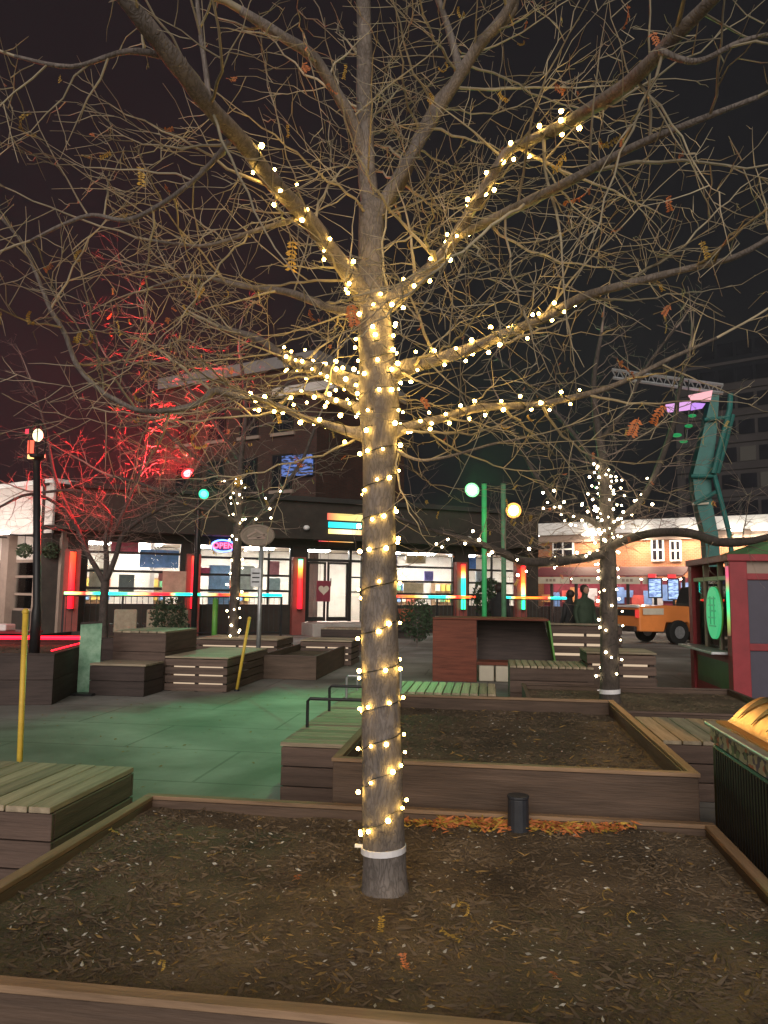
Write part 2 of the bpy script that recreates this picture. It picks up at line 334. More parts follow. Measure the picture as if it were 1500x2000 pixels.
scatter(rp, 'mulch', M['mulch'], 1500, (.52, 3.03, 8.22, 10.28), hzr, .008, .025, rng)
fp = planter('timber_planter', 'empty low planter beside the white sign post, long side running away', -4.05, -3.0, 13.0, 16.2, .42, 1, rimm=M['side'])
soil_patch(fp, -4.0, -3.05, 13.05, 16.15, .3, .01, 12, 20, 8)
lp = planter('timber_planter', 'dark left planter with a red-lit top around the black lamp post', -10.5, -5.95, 9.35, 12.1, .68, 2, wm=M['dkwood'], rimm=M['dkwood'])
hzl = soil_patch(lp, -10.4, -6.0, 9.4, 12.05, .60, .012, 40, 30, 4)
scatter(lp, 'mulch', M['mulch'], 1200, (-10.4, -6.02, 9.42, 12.03), hzl, .01, .03, rng)
MB().tube([(-10.3, 11.9, .73), (-6.02, 11.9, .73)], .03, 8).build('led_strip', emit('red_led_strip', (1, .004, .02), 5), lp)
MB().tube([(-6.03, 9.5, .705), (-6.03, 11.85, .705)], .012, 6).build('led_strip', emit('red_led_strip_thin', (1, .004, .02), 3.5), lp)
lp.rotation_euler.z = R(16); lp.location += Vector((-.12, -.6, 0))
ltp = planter('timber_planter', 'far planter under the small V-forked red-lit tree', -10.2, -7.4, 15.3, 17.3, .5, 2, wm=M['dkwood'], rimm=M['dkwood'])
soil_patch(ltp, -10.1, -7.5, 15.35, 17.2, .42, .01, 12, 12, 14)

# ------------------------------------------------------------------ benches, boxes, crates
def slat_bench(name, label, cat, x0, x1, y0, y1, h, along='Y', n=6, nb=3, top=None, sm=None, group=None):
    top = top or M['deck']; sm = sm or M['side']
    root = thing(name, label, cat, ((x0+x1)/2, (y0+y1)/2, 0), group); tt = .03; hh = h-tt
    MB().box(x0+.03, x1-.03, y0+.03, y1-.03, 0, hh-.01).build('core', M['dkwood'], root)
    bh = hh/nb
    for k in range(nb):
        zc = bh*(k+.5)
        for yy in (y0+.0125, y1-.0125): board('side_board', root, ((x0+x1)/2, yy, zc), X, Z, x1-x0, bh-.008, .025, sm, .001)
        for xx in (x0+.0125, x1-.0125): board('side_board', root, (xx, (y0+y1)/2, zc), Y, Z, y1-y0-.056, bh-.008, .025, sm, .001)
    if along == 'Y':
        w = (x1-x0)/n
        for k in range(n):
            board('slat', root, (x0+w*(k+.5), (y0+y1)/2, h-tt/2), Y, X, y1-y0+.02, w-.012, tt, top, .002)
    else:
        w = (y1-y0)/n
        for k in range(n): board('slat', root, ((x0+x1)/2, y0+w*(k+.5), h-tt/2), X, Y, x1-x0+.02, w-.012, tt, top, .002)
    return root
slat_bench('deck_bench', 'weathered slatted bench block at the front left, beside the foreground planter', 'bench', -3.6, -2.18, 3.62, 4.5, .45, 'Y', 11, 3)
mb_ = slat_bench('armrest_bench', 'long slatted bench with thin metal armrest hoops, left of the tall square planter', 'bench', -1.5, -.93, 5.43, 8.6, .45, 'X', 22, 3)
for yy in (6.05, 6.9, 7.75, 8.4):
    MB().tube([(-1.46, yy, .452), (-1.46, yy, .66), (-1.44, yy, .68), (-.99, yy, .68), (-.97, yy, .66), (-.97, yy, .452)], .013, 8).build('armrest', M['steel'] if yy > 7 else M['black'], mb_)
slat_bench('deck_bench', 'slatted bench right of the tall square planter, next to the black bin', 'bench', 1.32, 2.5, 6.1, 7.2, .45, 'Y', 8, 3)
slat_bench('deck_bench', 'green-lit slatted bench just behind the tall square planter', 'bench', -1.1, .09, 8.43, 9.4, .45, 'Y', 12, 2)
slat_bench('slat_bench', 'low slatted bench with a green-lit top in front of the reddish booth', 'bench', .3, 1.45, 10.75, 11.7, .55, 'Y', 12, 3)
def crate(name, label, x0, x1, y0, y1, h, nsl, gap=.03, group=None, m=None, gaps=True):
    root = thing(name, label, 'crate', ((x0+x1)/2, (y0+y1)/2, 0), group); m = m or M['side']
    bh = h/nsl
    for k in range(nsl):
        zc = bh*(k+.5); w = bh-gap
        for yy in (y0+.012, y1-.012): board('slat', root, ((x0+x1)/2, yy, zc), X, Z, x1-x0, w, .024, m, .002)
        for xx in (x0+.012, x1-.012): board('slat', root, (xx, (y0+y1)/2, zc), Y, Z, y1-y0-.052, w, .024, m, .002)
    for (xx, yy) in ((x0+.05, y0+.05), (x1-.05, y0+.05), (x0+.05, y1-.05), (x1-.05, y1-.05), ((x0+x1)/2, y0+.05)):
        MB().box(xx-.024, xx+.024, yy-.024, yy+.024, 0, h-.012).build('corner_post', M['dkwood'], root)
    n = max(3, int((y1-y0)/.14)); w = (y1-y0)/n
    for k in range(n): board('top_slat', root, ((x0+x1)/2, y0+w*(k+.5), h+.014), X, Y, x1-x0+.02, w-.01, .025, M['deck'], .001)
    MB().box(x0+.09, x1-.09, y0+.13, y0+.16, .03, h-.04).build('gap_glow', M['crateglow'], root)  # glowing panel added inside so the gaps look lit
    return root
crate('slatted_crate', 'slatted crate seat with bright gaps standing right behind the wrapped tree on the right', 1.36, 2.28, 10.75, 11.6, .74, 5, .03)
slat_bench('storage_box', 'tall brown box left of centre beside the leaning poster board', 'box', -5.85, -4.98, 11.15, 12.4, .9, 'Y', 6, 3)
slat_bench('storage_box', 'low dark box in front of the tall brown box', 'box', -5.80, -4.95, 10.4, 11.05, .46, 'X', 5, 2, sm=M['dkwood'])
crate('slatted_crate', 'wide slatted crate seat with a pale top, left of the white sign post', -4.95, -3.95, 11.1, 13.2, .50, 4, .022)
crate('slatted_crate', 'slatted crate behind the pale-topped crate, under the far left wrapped tree', -6.1, -4.35, 15.2, 16.5, .52, 4, .028)
crate('slatted_crate', 'small slatted crate left of the foreground trunk, at the end of the empty planter', -3.95, -2.85, 15.6, 16.6, .5, 4, .028)
slat_bench('storage_box', 'dark box half hidden behind the foreground trunk, in front of the shop door', 'box', -4.35, -3.2, 19.3, 20.2, .6, 'Y', 6, 3, sm=M['dkwood'])
crate('slatted_crate', 'pale slatted barrier crate behind the booth, left of the orange vehicle', 1.2, 2.6, 15.2, 15.6, .95, 5, .05)

# high-backed booth
bt = thing('seating_booth', 'reddish brown high-backed seating booth in the middle distance, right of the foreground trunk', 'booth', (0, 13.9, 0))
MB().box(-.98, -.20, 13.4, 13.5, 0, 1.08).build('end_panel', M['booth'], bt, bevel=.01)
MB().hexa([(-.198, 13.95, .35), (1.20, 13.95, .35), (1.20, 14.02, .35), (-.198, 14.02, .35), (-.198, 14.2, 1.06), (1.02, 14.2, 1.06), (1.02, 14.27, 1.06), (-.198, 14.27, 1.06)]).build('backrest', M['dkwood'], bt)
MB().box(-.98, 1.05, 13.38, 14.3, 1.083, 1.12).build('top_board', M['booth'], bt, bevel=.008)
MB().hexa([(1.205, 13.6, 0), (1.235, 13.6, 0), (1.235, 14.3, 0), (1.205, 14.3, 0), (1.06, 13.6, 1.08), (1.09, 13.6, 1.08), (1.09, 14.3, 1.08), (1.06, 14.3, 1.08)]).build('side_panel', M['greenpost'], bt)  # side panel: green lamp light painted on as its colour
MB().box(-.198, 1.2, 13.42, 13.94, .30, .35).build('seat', M['booth'], bt)
MB().box(-.16, .1, 13.45, 13.9, .01, .295).build('seat_cube', M['cream'], bt, bevel=.02); MB().box(.13, .46, 13.45, 13.9, .01, .295).build('seat_cube', M['cream'], bt, bevel=.02)

# ------------------------------------------------------------------ small furniture
# uplight housing in the bed
ul = thing('garden_uplight', 'dark slate uplight housing standing in the foreground bed against the tall planter', 'light fitting', (.15, 4.0, .33))
MB().tube([(.15, 4.0, .31), (.15, 4.0, .51)], [.056, .052], 16).build('body', M['uplight'], ul, smooth=False, bevel=.004)
MB().tube([(.15, 4.0, .512), (.15, 4.0, .525)], [.056, .056], 16).build('cap', M['uplight'], ul, bevel=.003)
# yellow poles
def ypole(label, a, b, rr):
    r_ = thing('yellow_pole', label, 'pole', a, 'thin yellow poles')
    MB().tube([a, b], rr, 10).build('shaft', M['yellow'], r_, smooth=True); MB().ball(b, rr*1.25, 8, 6).build('cap', M['yellow'], r_, smooth=True)
    v = (Vector(b)-Vector(a)).normalized(); MB().tube([Vector(a)+v*.0, Vector(a)+v*.03], rr*1.6, 10).build('foot', M['black'], r_)
ypole('leaning yellow pole rising behind the front left bench', gz(33, 1492, 0)*.0+Vector((-3.02, 4.62, 0)), gy(50, 1195, 4.66), .019)
ypole('thin yellow pole leaning on the pale-topped crate left of the sign post', gz(462, 1350, 0), gy(487, 1208, 11.35), .024)
# bin
bn = thing('litter_bin', 'black ribbed bin with an orange and black striped top at the right edge', 'bin', (1.75, 4.0, 0))
bx0, bx1, by0, by1, bz = 1.22, 2.1, 3.3, 4.42, .86
MB().box(bx0, bx1, by0, by1, .03, bz-.11).build('body', M['bin'], bn, bevel=.02)
for k in range(26): MB().box(bx0-.008, bx0-.0005, by0+.05+k*.039, by0+.066+k*.039, .06, bz-.13).build('rib', M['bin'], bn)
def sticker_mat():
    mt, nt, b = nt_new('sticker_band'); N = nt.nodes; L = nt.links
    tc = N.new('ShaderNodeTexCoord'); mp = N.new('ShaderNodeMapping'); mp.inputs['Scale'].default_value = (20, 20, 26)
    v = N.new('ShaderNodeTexVoronoi'); v.inputs['Scale'].default_value = 1.4; v.inputs['Randomness'].default_value = 1
    cr = N.new('ShaderNodeValToRGB'); cr.color_ramp.interpolation = 'CONSTANT'; el = cr.color_ramp.elements
    cols = [(0, (.42, .40, .36)), (.28, (.05, .05, .06)), (.48, (.5, .47, .42)), (.62, (.10, .09, .2)), (.75, (.45, .12, .09)), (.82, (.12, .2, .14)), (.9, (.45, .43, .4))]
    while len(el) < len(cols): el.new(.5)
    for e, (p, c) in zip(el, cols): e.position = p; e.color = (*c, 1)
    sp = N.new('ShaderNodeSeparateColor'); L.new(tc.outputs['Object'], mp.inputs[0]); L.new(mp.outputs[0], v.inputs[0]); L.new(v.outputs['Color'], sp.inputs[0]); L.new(sp.outputs[0], cr.inputs[0]); L.new(cr.outputs[0], b.inputs['Base Color'])
    b.inputs['Roughness'].default_value = .35; return mt
MB().box(bx0-.004, bx1+.004, by0-.004, by1+.004, bz-.105, bz-.022).build('sticker_band', sticker_mat(), bn)
MB().box(bx0-.03, bx1+.03, by0-.03, by1+.03, bz-.02, bz).build('lid_rim', M['steel'], bn, bevel=.006)
MB().box(bx0+.02, bx1-.02, by0+.02, by1-.02, bz+.001, bz+.012).build('lid_tray', M['teak'], bn)
# striped mound on the lid: an orange sloping face with tapering black stripes and a black dome behind it
def hump(x):
    t = min(1, max(0, (x-bx0-.08)/.17)); t = t*(1.6-.6*t); return bz+.014+.135*t
mb = MB(); nx, ny = 10, 24; y0_, y1_ = by0+.06, by1-.05
for j in range(ny+1):
    for i in range(nx+1): x = bx0+.07+.22*i/nx; mb.v.append(Vector((x, y0_+(y1_-y0_)*j/ny, hump(x))))
for j in range(ny):
    for i in range(nx): a = j*(nx+1)+i; mb.f.append((a, a+1, a+nx+2, a+nx+1))
mb.build('orange_cover', M['teak'], bn, smooth=True)
mb = MB()
for j in range(ny+1):
    for i in range(nx+1): x = bx0+.26+(bx1-bx0-.32)*i/nx; mb.v.append(Vector((x, y0_+(y1_-y0_)*j/ny, bz+.128+.07*math.sin(math.pi*i/nx)-.03*abs(2*j/ny-1)**3-.10*(i/nx)**3)))
for j in range(ny):
    for i in range(nx): a = j*(nx+1)+i; mb.f.append((a, a+1, a+nx+2, a+nx+1))
mb.build('black_dome', M['bin'], bn, smooth=True)
for k in range(5):
    mb = MB(); yc = by0+.17+k*.205
    for i in range(11):
        t = i/10; x = bx0+.10+.175*t; w = .006+.085*t**1.3; yy = yc-.05*t
        mb.v += [Vector((x, yy-w, hump(x)+.005)), Vector((x, yy+w, hump(x)+.005))]
    for i in range(10): mb.f.append((2*i, 2*i+2, 2*i+3, 2*i+1))
    mb.build('black_stripe', M['bin'], bn, smooth=True)
# leaning poster board
pa, pb_ = gz(150, 1356, 0), gz(191, 1340, 0)
pv = (pb_-pa); pv.z = 0; pn = Vector((pv.y, -pv.x, 0)).normalized()
po = thing('poster_board', 'narrow upright poster board lit green, standing before the dark left planter', 'poster board', pa)
pv = Vector((.27, .13, 0)); pn = Vector((pv.y, -pv.x, 0)).normalized(); w_ = pv
MB().hexa([pa, pa+w_, pa+w_-pn*.02, pa-pn*.02, pa+Vector((0, 0, 1.02)), pa+w_+Vector((0, 0, 1.04)), pa+w_-pn*.02+Vector((0, 0, 1.04)), pa-pn*.02+Vector((0, 0, 1.02))]).build('board', mat('printed_poster', (.10, .36, .19), rough=.5, var=.5, scale=4, bump=0, col2=(.36, .55, .40)), po)  # green lamp light on the board is put into the print colour
MB().hexa([pa+Z*1.02+pn*.01, pa+w_+Z*1.04+pn*.01, pa+w_-pn*.03+Z*1.04, pa-pn*.03+Z*1.02, pa+Z*1.05+pn*.01, pa+w_+Z*1.07+pn*.01, pa+w_-pn*.03+Z*1.07, pa-pn*.03+Z*1.05]).build('top_rail', M['dkwood'], po)
MB().box(pa.x-.02, pa.x+.32, pa.y-.16, pa.y+.2, 0, .03).build('foot', M['black'], po)
# sign post with oval sign
sp_ = gz(503, 1321, 0); sg = thing('sign_post', 'pale steel sign post with an oval wooden sign on top and a small plate below', 'sign', sp_)
topz = gy(505, 1060, sp_.y).z
MB().tube([sp_, sp_+Z*topz], .042, 10).build('pole', M['steel'], sg, smooth=True)
oc = gy(503, 1046, sp_.y-.06); mb = MB(); nn = 36
for sgn, yy in ((0, -.02), (1, .02)):
    for k in range(nn): a = 2*math.pi*k/nn; mb.v.append(oc+Vector((math.cos(a)*.33, yy, math.sin(a)*.21)))
mb.f = [tuple(range(nn)), tuple(reversed(range(nn, 2*nn)))]+[(k, k+nn, (k+1) % nn+nn, (k+1) % nn) for k in range(nn)]
ov = mb.build('oval_board', M['signgrey'], sg, bevel=.006)
mb = MB(); mb.tube([oc+Vector((math.cos(2*math.pi*k/nn)*.30, -.026, math.sin(2*math.pi*k/nn)*.18)) for k in range(nn+1)], .008, 6); mb.build('border', M['taupe'], sg)
for (dx, dz, l, an) in ((-.1, .03, .2, .5), (.05, .06, .22, -.5), (0, -.05, .34, .05), (.1, -.01, .2, .3)):
    d = Vector((math.cos(an), 0, math.sin(an))); MB().obox(oc+Vector((dx, -.027, dz)), d*l/2, Vector((0, .006, 0)), Vector((-d.z, 0, d.x))*.018).build('emblem', M['taupe'], sg)
c = gy(500, 1128, sp_.y-.055); MB().box(c.x-.1, c.x+.1, c.y-.006, c.y+.006, c.z-.17, c.z+.17).build('plate', M['steel'], sg, bevel=.004)
for dz in (.08, 0, -.08): MB().box(c.x-.07, c.x+.07, c.y-.012, c.y-.008, c.z+dz-.012, c.z+dz+.012).build('print_bar', M['black'], sg)
# green post
gp = gz(420, 1250, .0); gp = Vector((-7.2, 18.2, 0)); MBp = thing('green_post', 'short bright green post beside the far left wrapped tree', 'post', gp)
t_ = gy(421, 1172, gp.y); b_ = gy(421, 1226, gp.y); MBp.location = (t_.x, gp.y, 0)
MB().tube([(t_.x, gp.y, 0), (t_.x, gp.y, t_.z)], .07, 10).build('post', M['greenpost'], MBp, smooth=True); MB().tube([(t_.x, gp.y, t_.z+.001), (t_.x, gp.y, t_.z+.05)], [.08, .03], 10).build('cap', M['greenpost'], MBp)
# red table at the left edge
tb = gz(5, 1300, .0); tz = .95; tc_ = gy(12, 1235, 12.8)
rt_ = thing('picnic_table', 'red-lit picnic table at the left edge behind the dark planter', 'table', (tc_.x, 12.9, 0))
for k in range(4): board('slat', rt_, (tc_.x-.4, 12.75+k*.17, tc_.z), X, Y, 1.6, .155, .04, M['red'])
MB().box(tc_.x-.9, tc_.x+.1, 12.8, 13.2, tc_.z-.5, tc_.z-.03).build('base', M['dkwood'], rt_)
MB().box(tc_.x-.55, tc_.x-.05, 12.85, 13.15, tc_.z+.022, tc_.z+.14).build('tray', M['white'], rt_, bevel=.02)

# ------------------------------------------------------------------ street lamp, floodlight poles
lb = Vector((-6.55, 9.95, .6)); lb = gy(66, 1285, 10.0); lt = gy(72, 900, 10.0)
sl = thing('street_lamp', 'black street lamp with a lit lantern and red hanging pennant at the left', 'street lamp', (lb.x, 10.0, .55))
MB().tube([(lb.x, 10, .55), (lb.x, 10, 1.2), (lb.x, 10, 1.3), (lt.x, 10, lt.z)], [.075, .07, .055, .05], 12).build('pole', M['black'], sl, smooth=True)
MB().tube([(lt.x, 10, lt.z), (lt.x, 10, lt.z+.05), (lt.x, 10, lt.z+.09)], [.05, .11, .12], 12).build('collar', M['black'], sl)
gl = gy(74, 850, 10.0)
MB().ball((gl.x, 10, gl.z), .072, 14, 10, (1, 1, 1.35)).build('globe', emit('lamp_globe', (1, .88, .5), 2.0), sl, smooth=True)
for k in range(6):
    a = k*math.pi/3; MB().tube([(gl.x+.115*math.cos(a), 10+.115*math.sin(a), lt.z+.09), (gl.x+.13*math.cos(a), 10+.13*math.sin(a), gl.z+.06), (gl.x+.05*math.cos(a), 10+.05*math.sin(a), gl.z+.17)], .008, 5).build('lantern_rib', M['black'], sl)
MB().tube([(gl.x, 10, gl.z+.16), (gl.x, 10, gl.z+.24)], [.09, .015], 12).build('finial', M['black'], sl)
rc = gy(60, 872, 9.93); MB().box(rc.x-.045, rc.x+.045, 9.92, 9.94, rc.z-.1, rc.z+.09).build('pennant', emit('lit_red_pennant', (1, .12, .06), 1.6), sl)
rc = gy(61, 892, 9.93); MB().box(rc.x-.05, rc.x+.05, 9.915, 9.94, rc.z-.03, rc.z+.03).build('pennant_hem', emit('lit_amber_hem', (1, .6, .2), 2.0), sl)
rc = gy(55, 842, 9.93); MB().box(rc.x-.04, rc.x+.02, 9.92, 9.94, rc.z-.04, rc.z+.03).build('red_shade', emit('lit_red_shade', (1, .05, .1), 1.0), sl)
def flood(root, pos, col, power, aim, rad=.12, es=14., blend=.5, size=R(150), added_spot=0, added_aim=None, added_size=R(95)):
    pos = Vector(pos); d = (Vector(aim)-pos).normalized(); ref = Z
    a = d.cross(ref).normalized(); b = a.cross(d)
    h = MB().tube([pos-d*.22, pos-d*.2, pos-d*.03, pos], [rad*.5, rad*.8, rad*1.12, rad*1.12], 16, cap=True).build('flood_lamp', M['black'], root, smooth=False)
    MB().tube([pos+d*.003, pos+d*.012], [rad*1.1, rad*1.05], 20).build('reflector', emit('flood_reflector_'+'_'.join(str(round(c_, 2)) for c_ in col), col, 2.2), h)
    l = MB().tube([pos+d*.013, pos+d*.035], [rad*.72, rad*.6], 16).build('lens', emit('flood_lens_'+'_'.join(str(round(c_, 2)) for c_ in col), col, es), h)
    ld = bpy.data.lights.new('flood_light', 'SPOT'); ld.energy = power; ld.color = col; ld.spot_size = size; ld.spot_blend = blend; ld.shadow_soft_size = .08
    lo = bpy.data.objects.new('flood_light', ld); C.objects.link(lo); lo.matrix_world = Matrix((a, b, -d)).transposed().to_4x4(); lo.location = pos+d*.06
    if added_spot:  # second spot added in the same housing to light the tree crowns
        d2 = (Vector(added_aim)-pos).normalized() if added_aim else (d+Z*1.1).normalized(); a = d2.cross(Z).normalized(); b = a.cross(d2); l2 = ld.copy(); l2.energy = added_spot; l2.spot_size = added_size; l2.spot_blend = 1
        lo = bpy.data.objects.new('flood_light', l2); C.objects.link(lo); lo.matrix_world = Matrix((a, b, -d2)).transposed().to_4x4(); lo.location = pos+d*.06
def pole(label, px, y, ztop, m, rr=.06, name='floodlight_pole', group=None):
    x = gy(px, 1160, y).x; r_ = thing(name, label, 'light pole', (x, y, 0), group)
    MB().tube([(x, y, 0), (x, y, ztop)], rr, 10).build('pole', m, r_, smooth=True); MB().tube([(x, y, 0), (x, y, .05)], .13, 10).build('base', M['black'], r_)
    MB().tube([(x, y, ztop+.001), (x, y, ztop+.04)], [rr*1.2, rr*.6], 10).build('cap', M['black'], r_)
    return r_, x
pole_g = mat('green_lit_pole', (.06, .50, .17), rough=.5, var=.2, scale=5, bump=.05)  # green lamp light on the pole is put into its base colour
r1, x1_ = pole('green-lit floodlight pole carrying the green lamp, right of the foreground trunk', 946, 17.0, gy(946, 945, 17).z, pole_g)
pz = gy(922, 957, 16.8); MB().tube([(x1_, 17, pz.z+.06), (pz.x+.02, 16.95, pz.z+.06)], .025, 8).build('arm', M['black'], r1)
flood(r1, pz, (.24, 1, .32), 1750, (-2.8, 8.0, 0), rad=.15, es=60, size=R(35), blend=.8, added_spot=2600, added_aim=(1.6, 9.0, 5.2), added_size=R(60))
r2, x2_ = pole('taller floodlight pole carrying the orange lamp, beside the green one', 984, 17.4, gy(984, 945, 17.4).z, mat('faded_green_pole', (.10, .24, .13), rough=.6, var=.3, scale=5, bump=.05))
pz = gy(1003, 997, 17.1); MB().tube([(x2_, 17.4, pz.z+.05), (pz.x, 17.3, pz.z+.05)], .025, 8).build('arm', M['black'], r2)
flood(r2, pz, (1, .42, .08), 2300, (1.95, 3.7, .9), rad=.16, es=90, size=R(15), blend=.7)
r3, x3_ = pole('dark floodlight pole carrying the red and small green lamps on the left', 381, 19.0, gy(381, 880, 19).z, M['black'], .07)
pz = gy(367, 925, 18.7); MB().tube([(x3_, 19, pz.z), (pz.x, 18.85, pz.z)], .025, 8).build('arm', M['black'], r3)
flood(r3, pz, (1, .025, .03), 18000, (-7.6, 9, 9.4), rad=.16, es=45, size=R(92), blend=.5, added_spot=15000, added_aim=(-9.6, 15.0, 4.4), added_size=R(74))
pz = gy(398, 965, 18.7); MB().tube([(x3_, 19, pz.z), (pz.x, 18.85, pz.z)], .025, 8).build('arm', M['black'], r3)
flood(r3, pz, (.03, .9, .35), 900, (-3.5, 13, 4.6), rad=.12, es=12, size=R(80), blend=.7)

# ------------------------------------------------------------------ shop building on the facade line
FO = gd(170, 1160, 24.3); FO.z = 0; FB = gd(1030, 1160, 31); FB.z = 0
FE = (FB-FO).normalized(); FN = Vector((FE.y, -FE.x, 0))
def P(u, v, z): return FO+FE*u+FN*v+Z*z
def fbox(u0, u1, v0, v1, z0, z1, mb=None):
    mb = mb or MB(); return mb.hexa([P(u0, v1, z0), P(u1, v1, z0), P(u1, v0, z0), P(u0, v0, z0), P(u0, v1, z1), P(u1, v1, z1), P(u1, v0, z1), P(u0, v0, z1)])
def fu(px, py, v=0.):
    d = ray(px, py); t = ((FO+FN*v-CP).dot(FN))/d.dot(FN); p = CP+d*t; return (p-FO).dot(FE), p.z
sh = thing('shop_building', 'long low dark shop front with lit window bays across the plaza', 'building', P(8, 0, 0))
HD, SL, RF = 3.2, 1.0, 4.85
bays = [(-.1, 3.0), (3.55, 6.9), (10.9, 13.65), (14.25, 16.6)]; door = (7.42, 9.7)
edges = [-1.5]+[e for b in (bays[0], bays[1], door, bays[2], bays[3]) for e in b]+[17.6]
for k in range(0, len(edges), 2): fbox(edges[k], edges[k+1], -.3, .06, 0, HD).build('wall_pier', M['stucco'], sh)
for b in bays: fbox(b[0], b[1], -.3, .03, 0, SL).build('stall_riser', M['stucco'], sh)
fbox(-1.5, 17.6, -.3, .1, HD, RF).build('fascia', M['stucco'], sh)
fbox(-1.6, 17.7, -8, .25, RF, RF+.18).build('roof', M['roof'], sh)
fbox(-1.5, 17.6, .1, .9, HD+.22, HD+.32).build('canopy', M['stucco'], sh)
fbox(-1.5, 17.6, -4.3, -4.2, 0, HD).build('interior_wall', M['inwall'], sh)
fbox(-1.5, 17.6, -4.2, -.3, .10, .14).build('interior_floor', M['infloor'], sh)
fbox(-1.5, 17.6, -4.2, -.3, HD+.02, HD+.08).build('ceiling', M['inwall'], sh)
fbox(-1.5, -1.4, -4.2, -.3, .15, HD).build('side_wall', M['inwall'], sh); fbox(17.5, 17.6, -4.2, -.3, .15, HD).build('side_wall', M['inwall'], sh)
for u in (0.2, 2.0, 4.4, 6.2, 8.5, 11.6, 13.2, 15.2): fbox(u-.5, u+.5, -2.4, -1.9, HD-.05, HD).build('ceiling_light', M['ceil'], sh)
def window(b, zs, us=()):
    w = fbox(b[0], b[1], -.12, -.02, HD-.08, HD).build('window', M['frame'], sh)
    fbox(b[0], b[1], -.12, -.02, SL, SL+.07).build('sill_rail', M['frame'], w)
    fbox(b[0], b[0]+.07, -.12, -.02, SL+.071, HD-.081).build('jamb', M['frame'], w); fbox(b[1]-.07, b[1], -.12, -.02, SL+.071, HD-.081).build('jamb', M['frame'], w)
    for z in zs: fbox(b[0]+.071, b[1]-.071, -.11, -.03, z-.04, z+.04).build('glazing_bar', M['frame'], w)
    for u in us: fbox(u-.035, u+.035, -.105, -.035, SL+.071, HD-.081).build('glazing_bar', M['frame'], w)
    zz = [SL+.07]+list(zs)+[HD-.08]
    for a, c in zip(zz, zz[1:]): fbox(b[0]+.07, b[1]-.07, -.075, -.065, a+.03, c-.03).build('pane', M['glass'], w)
window(bays[0], (1.58, 2.15, 2.77)); window(bays[1], (1.55, 2.1, 2.7), (5.0, 6.05)); window(bays[2], (1.5, 1.98, 2.55)); window(bays[3], (1.5, 1.98, 2.5), (15.4,))
# door bay
ds = fbox(9.13, 9.23, -.12, .02, .45, HD).build('door_post', M['frame'], sh); fbox(7.42, 7.5, -.12, .02, .45, HD).build('door_post', M['frame'], sh)
fbox(7.5, 9.7, -.12, .0, HD-.1, HD).build('door_head', M['frame'], sh); fbox(7.5, 9.7, -.12, .0, 2.66, 2.76).build('transom_bar', M['frame'], sh)
fbox(7.5, 9.13, -.08, -.07, 2.76, HD-.1).build('pane', M['glass'], sh); fbox(9.23, 9.68, -.08, -.07, .5, 2.66).build('pane', M['glass'], sh); fbox(9.23, 9.68, -.08, -.07, 2.76, HD-.1).build('pane', M['glass'], sh)
for zz in (1.55, 2.1): fbox(9.23, 9.68, -.09, -.05, zz-.03, zz+.03).build('glazing_bar', M['frame'], sh)
for (a, c) in ((7.51, 8.24), (8.29, 9.12)):
    d_ = fbox(a, a+.08, -.1, -.04, .47, 2.65).build('door', M['frame'], sh); fbox(c-.08, c, -.1, -.04, .47, 2.65).build('stile', M['frame'], d_)
    fbox(a+.081, c-.081, -.1, -.04, .47, .62).build('bottom_rail', M['frame'], d_); fbox(a+.081, c-.081, -.1, -.04, 2.57, 2.65).build('top_rail', M['frame'], d_)
    fbox(a+.08, c-.08, -.075, -.065, .62, 2.57).build('pane', M['glass'], d_)
mbh = MB(); mbh.tube([P(8.40, .05, 1.75), P(8.40, .05, 2.05)], .02, 6); mbh.build('door_handle', M['black'], sh)
fbox(7.2, 10.2, .11, 1.7, 0, .44).build('door_landing', mat('pale_concrete_landing', (.35, .32, .29), rough=.8, var=.2, scale=2, bump=.1), sh, bevel=.02)
# posters and stock seen through the glass
def blk(u, z, w, h, v, col, name='poster', d=.05):
    key = 'print_%d_%d_%d' % tuple(int(c_*100) for c_ in col)
    if key not in M: M[key] = mat(key, col, rough=.5, var=.25, scale=6, bump=0)
    fbox(u-w/2, u+w/2, v-d, v, z-h/2, z+h/2).build(name, M[key], sh)
rg = random.Random(3)
for (u, z, w, h, c) in ((2.3, 2.62, 1.3, .62, (.25, .42, .85)), (1.25, 1.75, .5, .6, (.2, .2, .2)), (.35, 1.85, .6, .8, (.6, .5, .4)), (1.15, 2.95, .9, .4, (.65, .12, .18)), (2.5, 2.0, .4, .3, (.6, .2, .18)),
                        (4.4, 1.7, .75, 1.5, (.38, .55, .85)), (3.9, 2.2, .35, .3, (.7, .1, .2)), (5.4, 2.0, .5, .9, (.75, .7, .65)), (6.4, 2.4, .4, .5, (.65, .25, .28)), (6.4, 1.8, .5, .45, (.5, .6, .62)),
                        (11.5, 2.85, .5, .5, (.25, .25, .7)), (12.6, 2.9, .9, .3, (.7, .55, .38)), (11.3, 1.8, .55, .8, (.45, .25, .18)), (12.5, 1.75, .9, .4, (.8, .6, .4)), (13.2, 2.25, .4, .4, (.3, .25, .7)), (14.9, 2.85, 1.1, .5, (.15, .3, .8)), (15.7, 2.2, .5, .6, (.4, .45, .5)), (16.1, 1.8, .5, .5, (.6, .55, .5))):
    blk(u, z, w, h, -1.4 if u > 10 else -.6, c)
